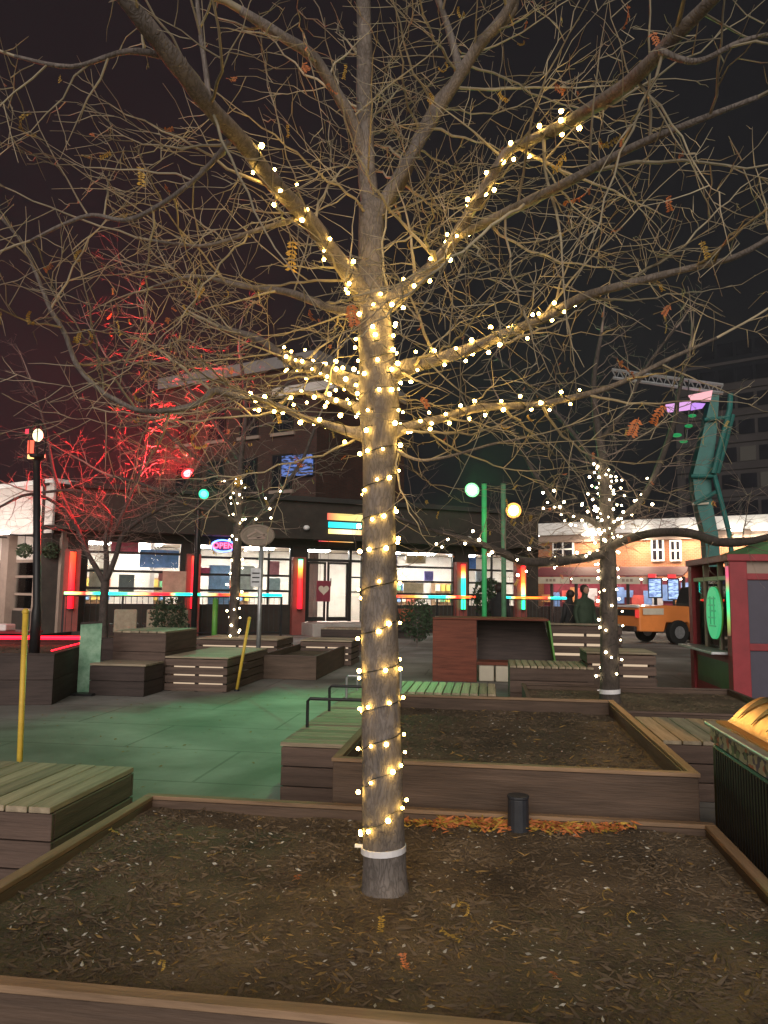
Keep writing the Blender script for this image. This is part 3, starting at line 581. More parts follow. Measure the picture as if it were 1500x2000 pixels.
for u in (0.6, 2.3, 5.6, 12.0, 13.1, 15.3):
    s_ = fbox(u-.6, u+.6, -4.15, -3.75, .15, 2.0).build('shelf_unit', M['shelf'], sh)
    for k in range(10):
        uu = u-.52+(k % 5)*.25; zz = 1.15+.5*(k//5); c = rg.choice([(.6, .15, .1), (.2, .35, .6), (.7, .65, .5), (.15, .4, .2), (.65, .45, .1)]); key = 'stock_%d' % int(c[0]*100)
        if key not in M: M[key] = mat(key, c, rough=.5, var=.2, scale=8, bump=0)
        fbox(uu-.09, uu+.09, -3.74, -3.6, zz, zz+.28).build('stock', M[key], s_)
# maroon square sign hung at the door
dsn = thing('door_sign', 'square maroon sign with a pale heart shape hanging at the shop door', 'sign', P(8.1, .5, 1.63))
a0 = fu(619, 1134, .45); a1 = fu(645, 1175, .45); fbox(a0[0], a1[0], .43, .46, a1[1], a0[1]).build('board', M['maroon'], dsn, bevel=.01)
uc, zc = (a0[0]+a1[0])/2, (a0[1]+a1[1])/2; mb = MB()
pts = [P(uc+.017*16*math.sin(t)**3*.75, .468, zc+.05+.012*(13*math.cos(t)-5*math.cos(2*t)-2*math.cos(3*t)-math.cos(4*t))) for t in [2*math.pi*k/28 for k in range(28)]]
pts2 = [p-FN*.006 for p in pts]; mb.v = pts2+pts; mb.f = [tuple(range(28, 56)), tuple(reversed(range(28)))]+[(k, (k+1) % 28, (k+1) % 28+28, k+28) for k in range(28)]; mb.build('heart', M['cream'], dsn)
mb = MB().tube([P(uc-.15, .445, a0[1]), P(uc-.15, .445, HD+.22)], .008, 5); mb.tube([P(uc+.15, .445, a0[1]), P(uc+.15, .445, HD+.22)], .008, 5); mb.build('hanger', M['black'], dsn)
# neon open sign
os_ = thing('open_sign', 'oval blue neon sign reading OPEN in red in the second window', 'neon sign', P(4.3, -.2, 3.08))
uo, zo = fu(432, 1067, -.15); mb = MB(); mb.tube([P(uo+.40*math.cos(a), .20, zo+.20*math.sin(a)) for a in [2*math.pi*k/32 for k in range(33)]], .028, 8, cap=False); mb.build('neon_ring', emit('blue_neon', (.12, .25, 1), 4.5), os_, smooth=True)
mb = MB(); mb.v = [P(uo+.41*math.cos(2*math.pi*k/32), v, zo+.21*math.sin(2*math.pi*k/32)) for v in (.13, .16) for k in range(32)]
mb.f = [tuple(reversed(range(32))), tuple(range(32, 64))]+[(k, (k+1) % 32, (k+1) % 32+32, k+32) for k in range(32)]; mb.build('backing', mat('sign_backing', (.08, .08, .2), rough=.5, var=.2, scale=4, bump=0), os_)
def lettering(txt, parent, origin, ax, size, m, ext=.012, name='lettering'):
    cu = bpy.data.curves.new(name, 'FONT'); cu.body = txt; cu.size = size; cu.extrude = ext; cu.align_x = 'CENTER'; cu.align_y = 'CENTER'; cu.space_character = 1.05; cu.offset = .006
    t = bpy.data.objects.new(name, cu); C.objects.link(t); bpy.context.view_layer.update()
    me = bpy.data.meshes.new_from_object(t.evaluated_get(bpy.context.evaluated_depsgraph_get())); bpy.data.objects.remove(t)
    o = bpy.data.objects.new(name, me); C.objects.link(o); me.materials.clear(); me.materials.append(m); o.parent = parent
    n = ax.cross(Z); mm = Matrix((ax, Z, n)).transposed().to_4x4(); mm.translation = Vector(origin)-parent.location; o.matrix_local = mm; return o
lettering('OPEN', os_, P(uo, .19, zo), FE, .27, emit('red_neon', (1, .06, .12), 6))
# striped neon banner above the door
nb_ = thing('neon_banner', 'stacked yellow, cyan and red neon bars on the fascia above the door', 'neon sign', P(8.7, .1, 4))
def nbar(px0, px1, py0, py1, py2, py3, stops, st, name, v=.14):
    u0_, za = fu(px0, py0, v); _, zb = fu(px0, py1, v); u1_, _ = fu(px1, py0, v)
    mb = MB(); fbox(u0_, u1_, v-.05, v+.02, zb, za, mb); mb.build(name, emit_ramp('neon_'+name, stops, st), nb_)
nbar(640, 712, 1002, 1015, 0, 0, [(0, (.9, .1, .08)), (.35, (1, .75, .2)), (1, (1, .85, .3))], 1.1, 'yellow_bar')
nbar(642, 706, 1019, 1030, 0, 0, [(0, (0, .8, .9)), (1, (.1, .9, .9))], 1.3, 'cyan_bar')
nbar(642, 706, 1033, 1042, 0, 0, [(0, (1, .7, .2)), (.6, (1, .85, .55)), (1, (1, .5, .2))], 1.8, 'warm_bar')
nbar(623, 690, 1053, 1057, 0, 0, [(0, (1, .05, .15)), (.5, (1, .35, .05)), (1, (1, .7, .3))], 1.6, 'red_bar')
# small pale wall lamps
for k, (px, py) in enumerate(((598, 1031), (915, 1052), (385, 1040))):
    u, z = fu(px, py, .2); wl = thing('wall_lamp', ['small pale wall lamp left of the neon banner', 'small pale wall lamp above the fourth window', 'small pale wall lamp above the OPEN sign'][k], 'wall lamp', P(u, .12, z), 'wall lamps on the shop fascia')
    MB().ball(P(u, .24, z), .12, 12, 8, (1, 1, .8)).build('shade', M['white'], wl, smooth=True); MB().tube([P(u, .1, z+.05), P(u, .2, z+.08)], .025, 6).build('bracket', M['black'], wl)

# LED columns
RED, AMB, CY, GR, YE = (1, .004, .015), (1, .16, .01), (0, .9, .85), (.02, .9, .3), (1, .75, .2)
def led_column(px, stops, label, v=.5, z0=.93, z1=2.7, halo=True):
    u, _ = fu(px, 1150, v); cN = thing('light_column', label, 'light column', P(u, v, 0), 'LED light columns along the shop front')
    fbox(u-.24, u+.24, v-.36, v-.10, 0, 2.78).build('pier', mat('column_pier', (.24, .06, .05), rough=.6, var=.2, scale=3, bump=.1), cN)
    MB().tube([P(u, v, z0), P(u, v, z1)], .085, 12).build('led_tube', emit_ramp('led_column', stops, 3.4, 'Z'), cN, smooth=True)
    for z in (z0-.02, z1+.02): MB().tube([P(u, v, z-.02), P(u, v, z+.02)], .1, 12).build('end_cap', M['black'], cN)
led_column(139, [(0, RED), (.3, RED), (.7, (1, .02, .01)), (1, (1, .05, .01))], 'leftmost glowing LED column, solid red with an orange core', v=1.0)
led_column(378, [(0, RED), (.8, RED), (1, (1, .05, .02))], 'red LED column between the first two shop windows')
led_column(586, [(0, RED), (.6, (1, .01, .01)), (.8, (1, .3, .03)), (.88, YE), (1, GR)], 'LED column left of the door, red with a green tip')
led_column(905, [(0, GR), (.3, GR), (.5, CY), (.68, GR), (.74, YE), (.86, AMB), (1, RED)], 'LED column with green lower half, right of the third window')
led_column(1022, [(0, GR), (.3, GR), (.45, YE), (.62, AMB), (1, RED)], 'rightmost LED column, red above and green below')
# LED fences
def led_fence(px0, px1, stops, label, v=3.0, z=1.42):
    a, _ = fu(px0, 1160, v); b, _ = fu(px1, 1160, v)
    r_ = thing('patio_fence', label, 'fence', P((a+b)/2, v, 0), 'patio fences with an LED rail')
    MB().tube([P(a, v, z), P(b, v, z)], .042, 10).build('led_rail', emit_ramp('led_rail', stops, 3.6, 'X'), r_, smooth=True)
    MB().tube([P(a, v, z-.07), P(b, v, z-.07)], .022, 8).build('rail', M['black'], r_); MB().tube([P(a, v, .25), P(b, v, .25)], .022, 8).build('rail', M['black'], r_)
    n = max(2, int((b-a)/1.6)+1)
    for k in range(n): u = a+(b-a)*k/(n-1); fbox(u-.03, u+.03, v-.03, v+.03, 0, z-.046).build('post', M['black'], r_)
    nb2 = int((b-a)/.16)
    for k in range(nb2):
        u = a+(b-a)*(k+.5)/nb2; MB().tube([P(u, v, .27), P(u, v, z-.09)], .009, 5).build('baluster', M['black'], r_)
led_fence(125, 550, [(0, GR), (.04, YE), (.09, RED), (.13, GR), (.2, CY), (.27, GR), (.31, YE), (.38, RED), (.46, RED), (.49, GR), (.55, CY), (.6, GR), (.64, YE), (.69, RED), (.78, AMB), (.84, YE), (.9, CY), (1, (0, .9, .7))], 'longest patio fence with a rainbow LED rail, left of the door')
led_fence(772, 932, [(0, RED), (.22, AMB), (.33, YE), (.4, CY), (.6, CY), (.66, YE), (.74, RED), (.85, AMB), (1, RED)], 'middle patio fence with a red and cyan LED rail, right of the foreground trunk')
led_fence(986, 1106, [(0, CY), (.1, GR), (.18, AMB), (.5, AMB), (.68, RED), (.74, GR), (.82, CY), (1, CY)], 'rightmost short patio fence with a red and cyan LED rail')
# patio chairs
def patio_chair(px, label, v=4.2):
    u, _ = fu(px, 1215, v); r_ = thing('patio_chair', label, 'chair', P(u, v, 0), 'beige patio chairs behind the boxes')
    fbox(u-.3, u+.3, v-.3, v+.28, .36, .48).build('seat', M['chair'], r_, bevel=.03); fbox(u-.3, u+.3, v+.29, v+.41, .36, 1.0).build('backrest', M['chair'], r_, bevel=.04)
    for s1 in (-1, 1):
        fbox(u+s1*.34-.03, u+s1*.34+.03, v-.3, v+.38, .55, .6).build('armrest', M['dkwood'], r_)
        for vv in (-.26, .34): fbox(u+s1*.34-.025, u+s1*.34+.025, v+vv-.025, v+vv+.025, 0, .549).build('leg', M['dkwood'], r_)
patio_chair(243, 'beige patio chair just right of the red-lit forked trunk'); patio_chair(305, 'middle beige patio chair above the tall brown box'); patio_chair(342, 'beige patio chair furthest right, beside the dark shrub')
# lit red panel in front of the fence, green box
rp_ = thing('menu_board', 'upright pinkish panel standing between the first window and the red column', 'menu board', P(2.2, 2.2, 0))
a0 = fu(318, 1115, 2.2); a1 = fu(362, 1165, 2.2); fbox(a0[0], a1[0], 2.18, 2.22, a1[1], a0[1]).build('board', mat('pink_board', (.5, .28, .22), rough=.5, var=.3, scale=3, bump=0), rp_); fbox(a0[0]+.05, a0[0]+.11, 2.1, 2.16, 0, a0[1]-.1).build('leg', M['black'], rp_); fbox(a1[0]-.11, a1[0]-.05, 2.1, 2.16, 0, a0[1]-.1).build('leg', M['black'], rp_)
q = gy(792, 1213, 26.0)
op = thing('plant_tub', 'small orange tapered tub just right of the foreground trunk, before the shop', 'planter tub', (q.x, 26, q.z))
MB().tube([(q.x, 26, q.z), (q.x, 26, q.z+.36), (q.x, 26, q.z+.42)], [.17, .26, .28], 12).build('tub', mat('terracotta_tub', (.42, .12, .06), rough=.6, var=.2, scale=5, bump=.1), op)
slat_bench('storage_box', 'dark box carrying the small orange tub near the shop', 'box', q.x-.6, q.x+.7, 25.6, 26.4, q.z-.002, 'Y', 6, 3, sm=M['dkwood'], top=M['dkwood'])
def shrub(c, r, n, label, seed, name='evergreen_shrub'):
    rg_ = random.Random(seed); r_ = thing(name, label, 'shrub', (c[0], c[1], 0)); mb = MB()
    for k in range(n):
        d = Vector((rg_.gauss(0, 1), rg_.gauss(0, 1), rg_.gauss(0, 1))).normalized()*r*rg_.uniform(.55, 1.08); p = Vector(c)+Vector((d.x, d.y, d.z*1.2)); s_ = rg_.uniform(.03, .07)
        a = Vector((rg_.gauss(0, 1), rg_.gauss(0, 1), rg_.gauss(0, 1))).normalized()*s_; b = a.orthogonal().normalized()*s_*.5
        mb.quad(p-a, p-b, p+a, p+b)
    mb.build('foliage', M['plant'], r_); MB().tube([(c[0], c[1], 0), (c[0], c[1], c[2])], .03, 6).build('stem', M['bark'], r_)
q = gy(330, 1205, 19.3); shrub((q.x, 19.3, .75), .5, 900, 'dark evergreen shrub behind the patio chairs', 1)
q = gy(955, 1150, 19.5); shrub((q.x, 19.5, 1.45), .42, 900, 'dark bushy plant before the fourth window, beside the green pole', 2)
q = gy(815, 1190, 21.5); shrub((q.x, 21.5, .8), .5, 800, 'low dark shrub behind the orange tub', 3)

# ------------------------------------------------------------------ tall brick building behind, left pavilion
ba, bb = gd(300, 1160, 36.2), gd(612, 1160, 31.5); ba.z = bb.z = 0; e_ = (bb-ba).normalized(); n_ = Vector((e_.y, -e_.x, 0)); bl = (bb-ba).length
def bbox(o, e, n, u0, u1, v0, v1, z0, z1, mb=None):
    mb = mb or MB(); f = lambda u, v, z: o+e*u+n*v+Z*z
    return mb.hexa([f(u0, v1, z0), f(u1, v1, z0), f(u1, v0, z0), f(u0, v0, z0), f(u0, v1, z1), f(u1, v1, z1), f(u1, v0, z1), f(u0, v0, z1)])
tbld = thing('brick_building', 'tall dark red brick building with a pale stone parapet rising behind the shop', 'building', ba)
bbox(ba, e_, n_, 0, bl, -8, 0, 0, 11.5).build('wall', M['brick'], tbld); bbox(ba, e_, n_, -.1, bl+.1, -8, .25, 11.5, 12.05).build('parapet', mat('pale_stone', (.2, .19, .185), rough=.7, var=.15, scale=2, bump=.1), tbld)
bbox(ba, e_, n_, bl-2.3, bl+1.4, .02, .3, 10.2, 10.6).build('stone_band', M['pink'], tbld)
for i in range(4):
    for j in range(2):
        u = 1.2+i*(bl-1.6)/4; z = 6.0+j*2.6
        w = bbox(ba, e_, n_, u, u+1.1, .0, .06, z, z+1.6).build('window', M['frame'], tbld); bbox(ba, e_, n_, u+.06, u+.52, .065, .075, z+.06, z+1.54).build('pane', M['towerwin'], w); bbox(ba, e_, n_, u+.58, u+1.04, .065, .075, z+.06, z+1.54).build('pane', M['towerwin'], w)
        bbox(ba, e_, n_, u-.1, u+1.2, .0, .12, z-.16, z-.01).build('sill', M['taupe'], w)
def stripe_emit(name, c1, c2, st, sc=10, axis_rot=(0, 0, 0)):
    mt, nt, b = nt_new(name); N = nt.nodes; L = nt.links; setc(b, (.03, .03, .03))
    tc = N.new('ShaderNodeTexCoord'); n = N.new('ShaderNodeTexNoise'); mp = N.new('ShaderNodeMapping'); mp.inputs['Scale'].default_value = (1.5, 1.5, 6)
    n.inputs['Scale'].default_value = sc; cr = N.new('ShaderNodeValToRGB'); cr.color_ramp.elements[0].position = .42; cr.color_ramp.elements[1].position = .56
    cr.color_ramp.elements[0].color = (*c1, 1); cr.color_ramp.elements[1].color = (*c2, 1)
    L.new(tc.outputs['Object'], mp.inputs[0]); L.new(mp.outputs[0], n.inputs[0]); L.new(n.outputs[0], cr.inputs[0]); L.new(cr.outputs[0], b.inputs['Emission Color']); b.inputs['Emission Strength'].default_value = st
    return mt
def fub(px, py, o, e, n, v):
    d = ray(px, py); t = ((o+n*v-CP).dot(n))/d.dot(n); p = CP+d*t; return (p-o).dot(e), p.z
bsg = thing('lit_sign', 'blue-white illuminated sign on the brick wall above the shop roof', 'sign', bb)
u0_, z0_ = fub(548, 930, ba, e_, n_, .3); u1_, z1_ = fub(606, 885, ba, e_, n_, .3)
bbox(ba, e_, n_, u0_, u1_, .08, .25, z0_, z1_).build('sign_box', stripe_emit('blue_sign_face', (.004, .006, .015), (.2, .35, 1), .55, 2.5), bsg); bbox(ba, e_, n_, u0_-.06, u1_+.06, .05, .079, z0_-.06, z1_+.06).build('backing', M['black'], bsg)

pa0, pb0 = gd(-80, 1160, 27.5), gd(131, 1160, 24.0); pa0.z = pb0.z = 0; pe = (pb0-pa0).normalized(); pn_ = Vector((pe.y, -pe.x, 0)); pl = (pb0-pa0).length
pv_ = thing('pavilion', 'pale lit pavilion with taupe columns and a deep metal fascia at the far left', 'building', pa0)
pb = lambda *a: bbox(pa0, pe, pn_, *a)
pb(-6, pl, -3.5, -3.3, 0, 3.4).build('back_wall', M['inwall'], pv_); pb(-6, pl, -3.3, .6, 3.42, 3.5).build('soffit', M['pink'], pv_); 
zf = fub(131, 940, pa0, pe, pn_, .7)[1]
for k in range(6): pb(0, pl, .6, .68, 3.3+(zf-3.3)*k/6+.01, 3.3+(zf-3.3)*(k+1)/6).build('fascia_panel', M['pink'], pv_)
pb(-.1, pl+.1, -3.5, .8, zf+.01, zf+.14).build('roof', M['white'], pv_)
for px in (-20, 18, 84, 122):
    u, _ = fub(px, 1150, pa0, pe, pn_, 0); pb(u-.22, u+.22, -.25, .25, 0, 3.41).build('column', M['taupe'], pv_)
for (p0, p1) in ((-14, 12), (26, 76), (90, 116)):
    a, _ = fub(p0, 1150, pa0, pe, pn_, -.1); b, _ = fub(p1, 1150, pa0, pe, pn_, -.1)
    w = pb(a, b, -.16, -.06, 2.42, 2.52).build('window', M['taupe'], pv_)
    for z in (.78, 1.3, 1.9): pb(a, b, -.16, -.06, z, z+.08).build('glazing_bar', M['taupe'], w)
    for z0_, z1_ in ((.86, 1.3), (1.38, 1.9), (1.98, 2.42)): pb(a, b, -.12, -.1, z0_, z1_).build('pane', M['glass'], w)
    pb(a, b, -.2, -.02, 0, .78).build('panel', M['stucco'], w)
    pb(a, b, -.16, -.06, 2.53, 3.41).build('transom_panel', M['inwall'], w)
for k in range(5): pb(pl*(-.7+.38*k)-.4, pl*(-.7+.38*k)+.4, -2, -1.5, 3.37, 3.41).build('ceiling_light', emit('pavilion_ceiling_light', (1, .76, .68), 150), pv_)
for k in range(4):   # slim wall-washer lamps that light the fascia from below
    u = pl*(.12+.25*k); pb(u-.35, u+.35, 1.75, 1.85, 3.22, 3.28).build('wash_lamp', emit('wash_lamp', (1, .84, .76), 95), pv_); pb(u-.02, u+.02, .68, 1.75, 3.2, 3.24).build('lamp_arm', M['black'], pv_)
for px in (48, 100):
    u, z = fub(px, 1075, pa0, pe, pn_, .5); hb = thing('hanging_basket', ['round green hanging basket left of the lamp post', 'dark hanging basket right of the lamp post'][px > 60], 'hanging plant', pa0+pe*u+pn_*.5+Z*z, 'hanging baskets on the pavilion')
    c = pa0+pe*u+pn_*.5+Z*z; mb = MB(); rg_ = random.Random(px)
    for k in range(300):
        d = Vector((rg_.gauss(0, 1), rg_.gauss(0, 1), rg_.gauss(0, 1))).normalized()*.24*rg_.uniform(.6, 1.1); a = Vector((rg_.gauss(0, 1), rg_.gauss(0, 1), rg_.gauss(0, 1))).normalized()*.06; b = a.orthogonal().normalized()*.03; p = c+d; mb.quad(p-a, p-b, p+a, p+b)
    mb.build('foliage', M['plant'], hb); MB().tube([c, (c.x, c.y, 3.4)], .012, 5).build('hanger', M['black'], hb)

# ------------------------------------------------------------------ right: brick shops, high-rise, teal tower
ra, rb = gd(1020, 1165, 40), gd(1560, 1165, 33); ra.z = rb.z = 0; re = (rb-ra).normalized(); rn = Vector((re.y, -re.x, 0)); rl = (rb-ra).length
rq = lambda *a: bbox(ra, re, rn, *a); ru = lambda px, py, v=0.: fub(px, py, ra, re, rn, v)
rbld = thing('brick_building', 'low orange brick building with a white cornice behind the shop stalls on the right', 'building', ra)
zc_ = ru(1400, 1016)[1]
rq(0, rl, -7, 0, 0, zc_-.5).build('wall', M['obrick'], rbld); rq(-.2, rl+.2, -7.2, .35, zc_-.48, zc_+.15).build('cornice', M['white'], rbld); rq(-.1, rl+.1, -7, .2, zc_-.86, zc_-.5).build('frieze', M['taupe'], rbld)
for (px0, px1, py0, py1) in ((1080, 1122, 1052, 1094), (1272, 1298, 1052, 1096), (1308, 1332, 1055, 1096), (1022, 1058, 1036, 1062)):
    u0_, z1_ = ru(px0, py0); u1_, z0_ = ru(px1, py1)
    w = rq(u0_, u1_, .0, .1, z0_, z1_).build('window', M['white'], rbld); um = (u0_+u1_)/2; lit = M['towerwin'] if px0 != 1022 else M['ceil']
    for (a, b) in ((u0_+.08, um-.05), (um+.05, u1_-.08)):
        for (c, d) in ((z0_+.08, (z0_+z1_)/2-.04), ((z0_+z1_)/2+.04, z1_-.08)): rq(a, b, .105, .12, c, d).build('pane', lit if px0 == 1022 else M['towerwin'], w)
for px, py in ((1345, 1019), (1433, 1014), (1482, 1010), (1250, 1030), (1150, 1035)):
    u, _ = ru(px, py, .6); z = zc_-.60; rq(u-.32, u+.32, .36, .7, z+.02, z+.09).build('soffit_light', emit('soffit_light', (1, .88, .7), 9), rbld)
for px in (1345, 1433, 1482, 1250, 1150):
    u, _ = ru(px, 1020, .6); ld = bpy.data.lights.new('soffit_glow', 'AREA'); ld.energy = 150; ld.size = .6; ld.color = (1, .78, .55); lo = bpy.data.objects.new('soffit_glow', ld); C.objects.link(lo); lo.location = ra+re*u+rn*.9+Z*(zc_-.7); lo.rotation_euler = (0, 0, 0)
# shop stall row with awnings
sa = thing('shop_stall', 'row of small shop stalls with cream sign boards under a maroon awning', 'stall', ra+rn*4)
su = lambda px, py, v=4.2: ru(px, py, v)
u0_, _ = su(1040, 1130); u1_, _ = su(1340, 1130); z_t = su(1200, 1118)[1]; z_m = su(1200, 1127)[1]; z_b = su(1200, 1141)[1]
mb = MB().hexa([ra+re*u0_+rn*4.9+Z*z_m, ra+re*u1_+rn*4.9+Z*z_m, ra+re*u1_+rn*3+Z*(z_m+.4), ra+re*u0_+rn*3+Z*(z_m+.4), ra+re*u0_+rn*4.9+Z*(z_m+.05), ra+re*u1_+rn*4.9+Z*(z_m+.05), ra+re*u1_+rn*3+Z*(z_m+.5), ra+re*u0_+rn*3+Z*(z_m+.5)])
mb.build('awning', M['maroon'], sa)
n = 5
for k, (p0, p1) in enumerate(((1042, 1112), (1117, 1172), (1203, 1250), (1255, 1268))):
    a, _ = su(p0, 1130, 4.95); b, _ = su(p1, 1130, 4.95); s_ = rq(a, b, 4.92, 4.97, z_b, z_m-.02).build('sign_board', M['cream'], sa)
    if k < 3:
        for j in range(3): rq((a+b)/2-.25+j*.17, (a+b)/2-.13+j*.17, 4.972, 4.98, (z_b+z_m)/2-.06, (z_b+z_m)/2+.06).build('faded_print', M['taupe'], s_)
rq(u0_, u1_, 2.6, 2.7, 0, z_m).build('back_wall', M['maroon'], sa)
rq(u0_, u1_, 4.2, 4.5, 0, 1.0).build('counter', M['dkwood'], sa)
for k in range(7): a = u0_+(u1_-u0_)*k/6; rq(a-.06, a+.06, 4.7, 4.82, 0, z_m).build('post', M['dkwood'], sa)
for k in range(5): a = u0_+(u1_-u0_)*(k+.5)/5; rq(a-.4, a+.4, 3.4, 3.6, z_m-.1, z_m-.05).build('stall_light', emit('stall_light', (1, .85, .7), 30), sa)
rg = random.Random(8)
for k in range(16):
    a = u0_+(u1_-u0_)*(k+.5)/16; z = rg.uniform(1.2, 1.9); w = rg.uniform(.12, .3); h = rg.uniform(.15, .4); col = rg.choice([(.6, .3, .12), (.2, .35, .7), (.6, .6, .6), (.65, .12, .1)]); key = 'ware_%d' % int(col[1]*100)
    if key not in M: M[key] = mat(key, col, rough=.5, var=.2, scale=6, bump=0)
    rq(a-w, a+w, 2.72, 2.8, z-h, z+h).build('poster', M[key], sa)
for k, (p0, p1, q0, q1) in enumerate(((1267, 1291, 1131, 1166), (1305, 1325, 1132, 1170))):
    a, zt = su(p0, q0, 5.2); b, zb = su(p1, q1, 5.2); sc_ = thing('menu_screen', ['blue-white lit menu screen on the left of a pair, above the orange vehicle', 'blue-white lit menu screen on the right of a pair, above the orange vehicle'][k], 'screen', ra+re*(a+b)/2+rn*5.2, 'lit menu screens')
    rq(a, b, 5.16, 5.2, zb, zt).build('screen', stripe_emit('menu_screen_face', (.12, .2, .45), (.5, .68, 1), 1.2, 3.5), sc_); rq(a-.05, b+.05, 5.1, 5.158, zb-.05, zt+.05).build('casing', M['black'], sc_)
    rq(a-.0, a+.3, 5.1, 5.3, zt+.06, zt+.22).build('red_topper', emit('red_topper', (1, .05, .06), .9), sc_); rq((a+b)/2-.05, (a+b)/2+.05, 5.1, 5.15, 0, zb-.05).build('stand', M['black'], sc_)
# high-rise
ha, hb_ = gd(1330, 1160, 90), gd(1640, 1160, 80); ha.z = hb_.z = 0; he = (hb_-ha).normalized(); hn = Vector((he.y, -he.x, 0)); hl = (hb_-ha).length; zt = fub(1440, 745, ha, he, hn, 0)[1]
hr = thing('highrise', 'dark high-rise block looming behind the teal tower at the right', 'building', ha)
bbox(ha, he, hn, 0, hl, -15, 0, 0, zt).build('wall', M['tower'], hr)
rg = random.Random(4); hwin = emit('dim_lit_window', (1, .8, .6), .018)
for j in range(9):
    bbox(ha, he, hn, 0, hl, .0, .15, 4+j*3.2-.35, 4+j*3.2).build('floor_slab', M['tower'], hr)
    for i in range(7):
        u = 1+i*(hl-2)/7; z = 4+j*3.2
        bbox(ha, he, hn, u, u+1.7, .0, .08, z+.6, z+2.3).build('window', hwin if rg.random() < .12 else M['towerwin'], hr)
# teal tower
ty = 23.0
G = lambda px, py, dy=0.: gy(px, py, ty+dy)
tt_ = thing('steel_tower', 'teal steel mast with kinked box girder, twin struts and a lattice boom', 'tower', (G(1385, 1050).x, ty, 0))
def girder(name, pl_, w0, d=.5):
    mb = MB(); k = len(pl_)
    for (a, b) in pl_: mb.v += [a-Y*d/2, b-Y*d/2, b+Y*d/2, a+Y*d/2]
    for i in range(k-1):
        for j in range(4): p = 4*i+j; q_ = 4*i+(j+1) % 4; mb.f.append((p, q_, q_+4, p+4))
    mb.f += [(3, 2, 1, 0), tuple(4*(k-1)+j for j in range(4))]
    return mb.build(name, M['teal'], tt_)
bl_ = G(1372, 1045); br_ = G(1398, 1045)
girder('box_girder', [(Vector((bl_.x+.1, ty, 0)), Vector((br_.x+.12, ty, 0))), (bl_, br_), (G(1352, 970), G(1386, 985)), (G(1349, 930), G(1384, 930)), (G(1366, 860), G(1394, 860)), (G(1385, 775), G(1400, 775))], .3)
MB().tube([Vector((G(1426, 1040).x+.1, ty-.5, 0)), G(1424, 1040, -.5), G(1396, 930, -.5)], .07, 8).build('strut', M['teal'], tt_); MB().tube([G(1393, 925, -.5), G(1425, 800, -.4), G(1427, 770, -.3)], .08, 8).build('strut', M['teal'], tt_); MB().tube([G(1402, 925, .4), G(1432, 810, .4)], .06, 8).build('strut', M['teal'], tt_)
for (a, b) in (((1350, 930), (1400, 930)), ((1356, 985), (1400, 960)), ((1376, 820), (1425, 815))): MB().tube([G(*a, -.3), G(*b, -.45)], .06, 8).build('cross_brace', M['teal'], tt_)
MB().tube([G(1352, 985, -.3), G(1384, 983, -.3)], .035, 6).build('rung', M['cream'], tt_)
b0, b1 = G(1195, 722), G(1412, 752); d0, d1 = G(1197, 738), G(1412, 768)
MB().tube([b0, b1], .05, 6).build('boom_chord', M['steel'], tt_); MB().tube([d0, d1], .05, 6).build('boom_chord', M['steel'], tt_)
mb = MB()
for k in range(14):
    t0 = k/14; t1 = (k+.5)/14; t2 = (k+1)/14; mb.tube([b0.lerp(b1, t0), d0.lerp(d1, t1), b0.lerp(b1, t2)], .025, 5)
mb.build('boom_lattice', M['steel'], tt_)
ip = thing('glowing_banner', 'pink and violet illuminated banner hanging under the lattice boom', 'banner', G(1345, 790, -.3))
for k, (pts, col) in enumerate((((((1300, 790), (1350, 783), (1348, 800), (1305, 805))), (.75, .35, .8)), (((1345, 772), (1392, 762), (1388, 783), (1350, 782))[:4], (1, .45, .5)), (((1352, 786), (1378, 788), (1372, 797), (1350, 801)), (.55, .25, .9)))):
    pts = [G(*p_, -.35) for p_ in pts]; mb = MB(); mb.v = pts+[p_+Y*.06 for p_ in pts]; mb.f = [(3, 2, 1, 0), (4, 5, 6, 7)]+[(j, (j+1) % 4, (j+1) % 4+4, j+4) for j in range(4)]; mb.build('panel', emit('lit_panel_%d' % k, col, .9), ip)
MB().tube([G(1345, 780, -.3), G(1345, 742, -.1)], .02, 5).build('hanger', M['black'], ip)
gl_ = thing('green_lantern', 'green glowing lamp cluster hanging beside the teal girder', 'lamp', G(1335, 830, -.4))
for (px, py, s_) in ((1322, 850, .12), (1345, 832, .1), (1352, 812, .1), (1335, 862, .1)): MB().ball(G(px, py, -.4), s_, 10, 6, (1.2, 1, .5)).build('lamp', emit('green_lamp', (.02, .7, .2), .35), gl_)
MB().tube([G(1340, 868, -.4), G(1348, 770, -.3)], .02, 5).build('cord', M['black'], gl_)

# ------------------------------------------------------------------ red kiosk
kx, ky0, ky1, kz = 3.38, 11.1, 13.3, 2.15
kk = thing('kiosk', 'red painted kiosk with dark navy panels at the right edge', 'kiosk', (kx+1.2, 12.2, 0))
kb = lambda x0, x1, y0, y1, z0, z1, nm, m_, bv=.008: MB().box(x0, x1, y0, y1, z0, z1).build(nm, m_, kk, bevel=bv)
kb(kx, kx+.24, ky0, ky0+.2, 0, kz-.1, 'corner_post', M['red']); kb(kx, kx+.2, ky1-.2, ky1, 0, kz-.1, 'corner_post', M['red']); kb(kx+2.4, kx+2.64, ky0, ky0+.2, 0, kz-.1, 'corner_post', M['red'])
kb(kx-.03, kx+2.7, ky0-.03, ky0+.23, kz-.098, kz, 'top_beam', M['red']); kb(kx-.03, kx+.23, ky0+.231, ky1+.03, kz-.098, kz, 'top_beam', M['red'])
zr1 = kz-.36
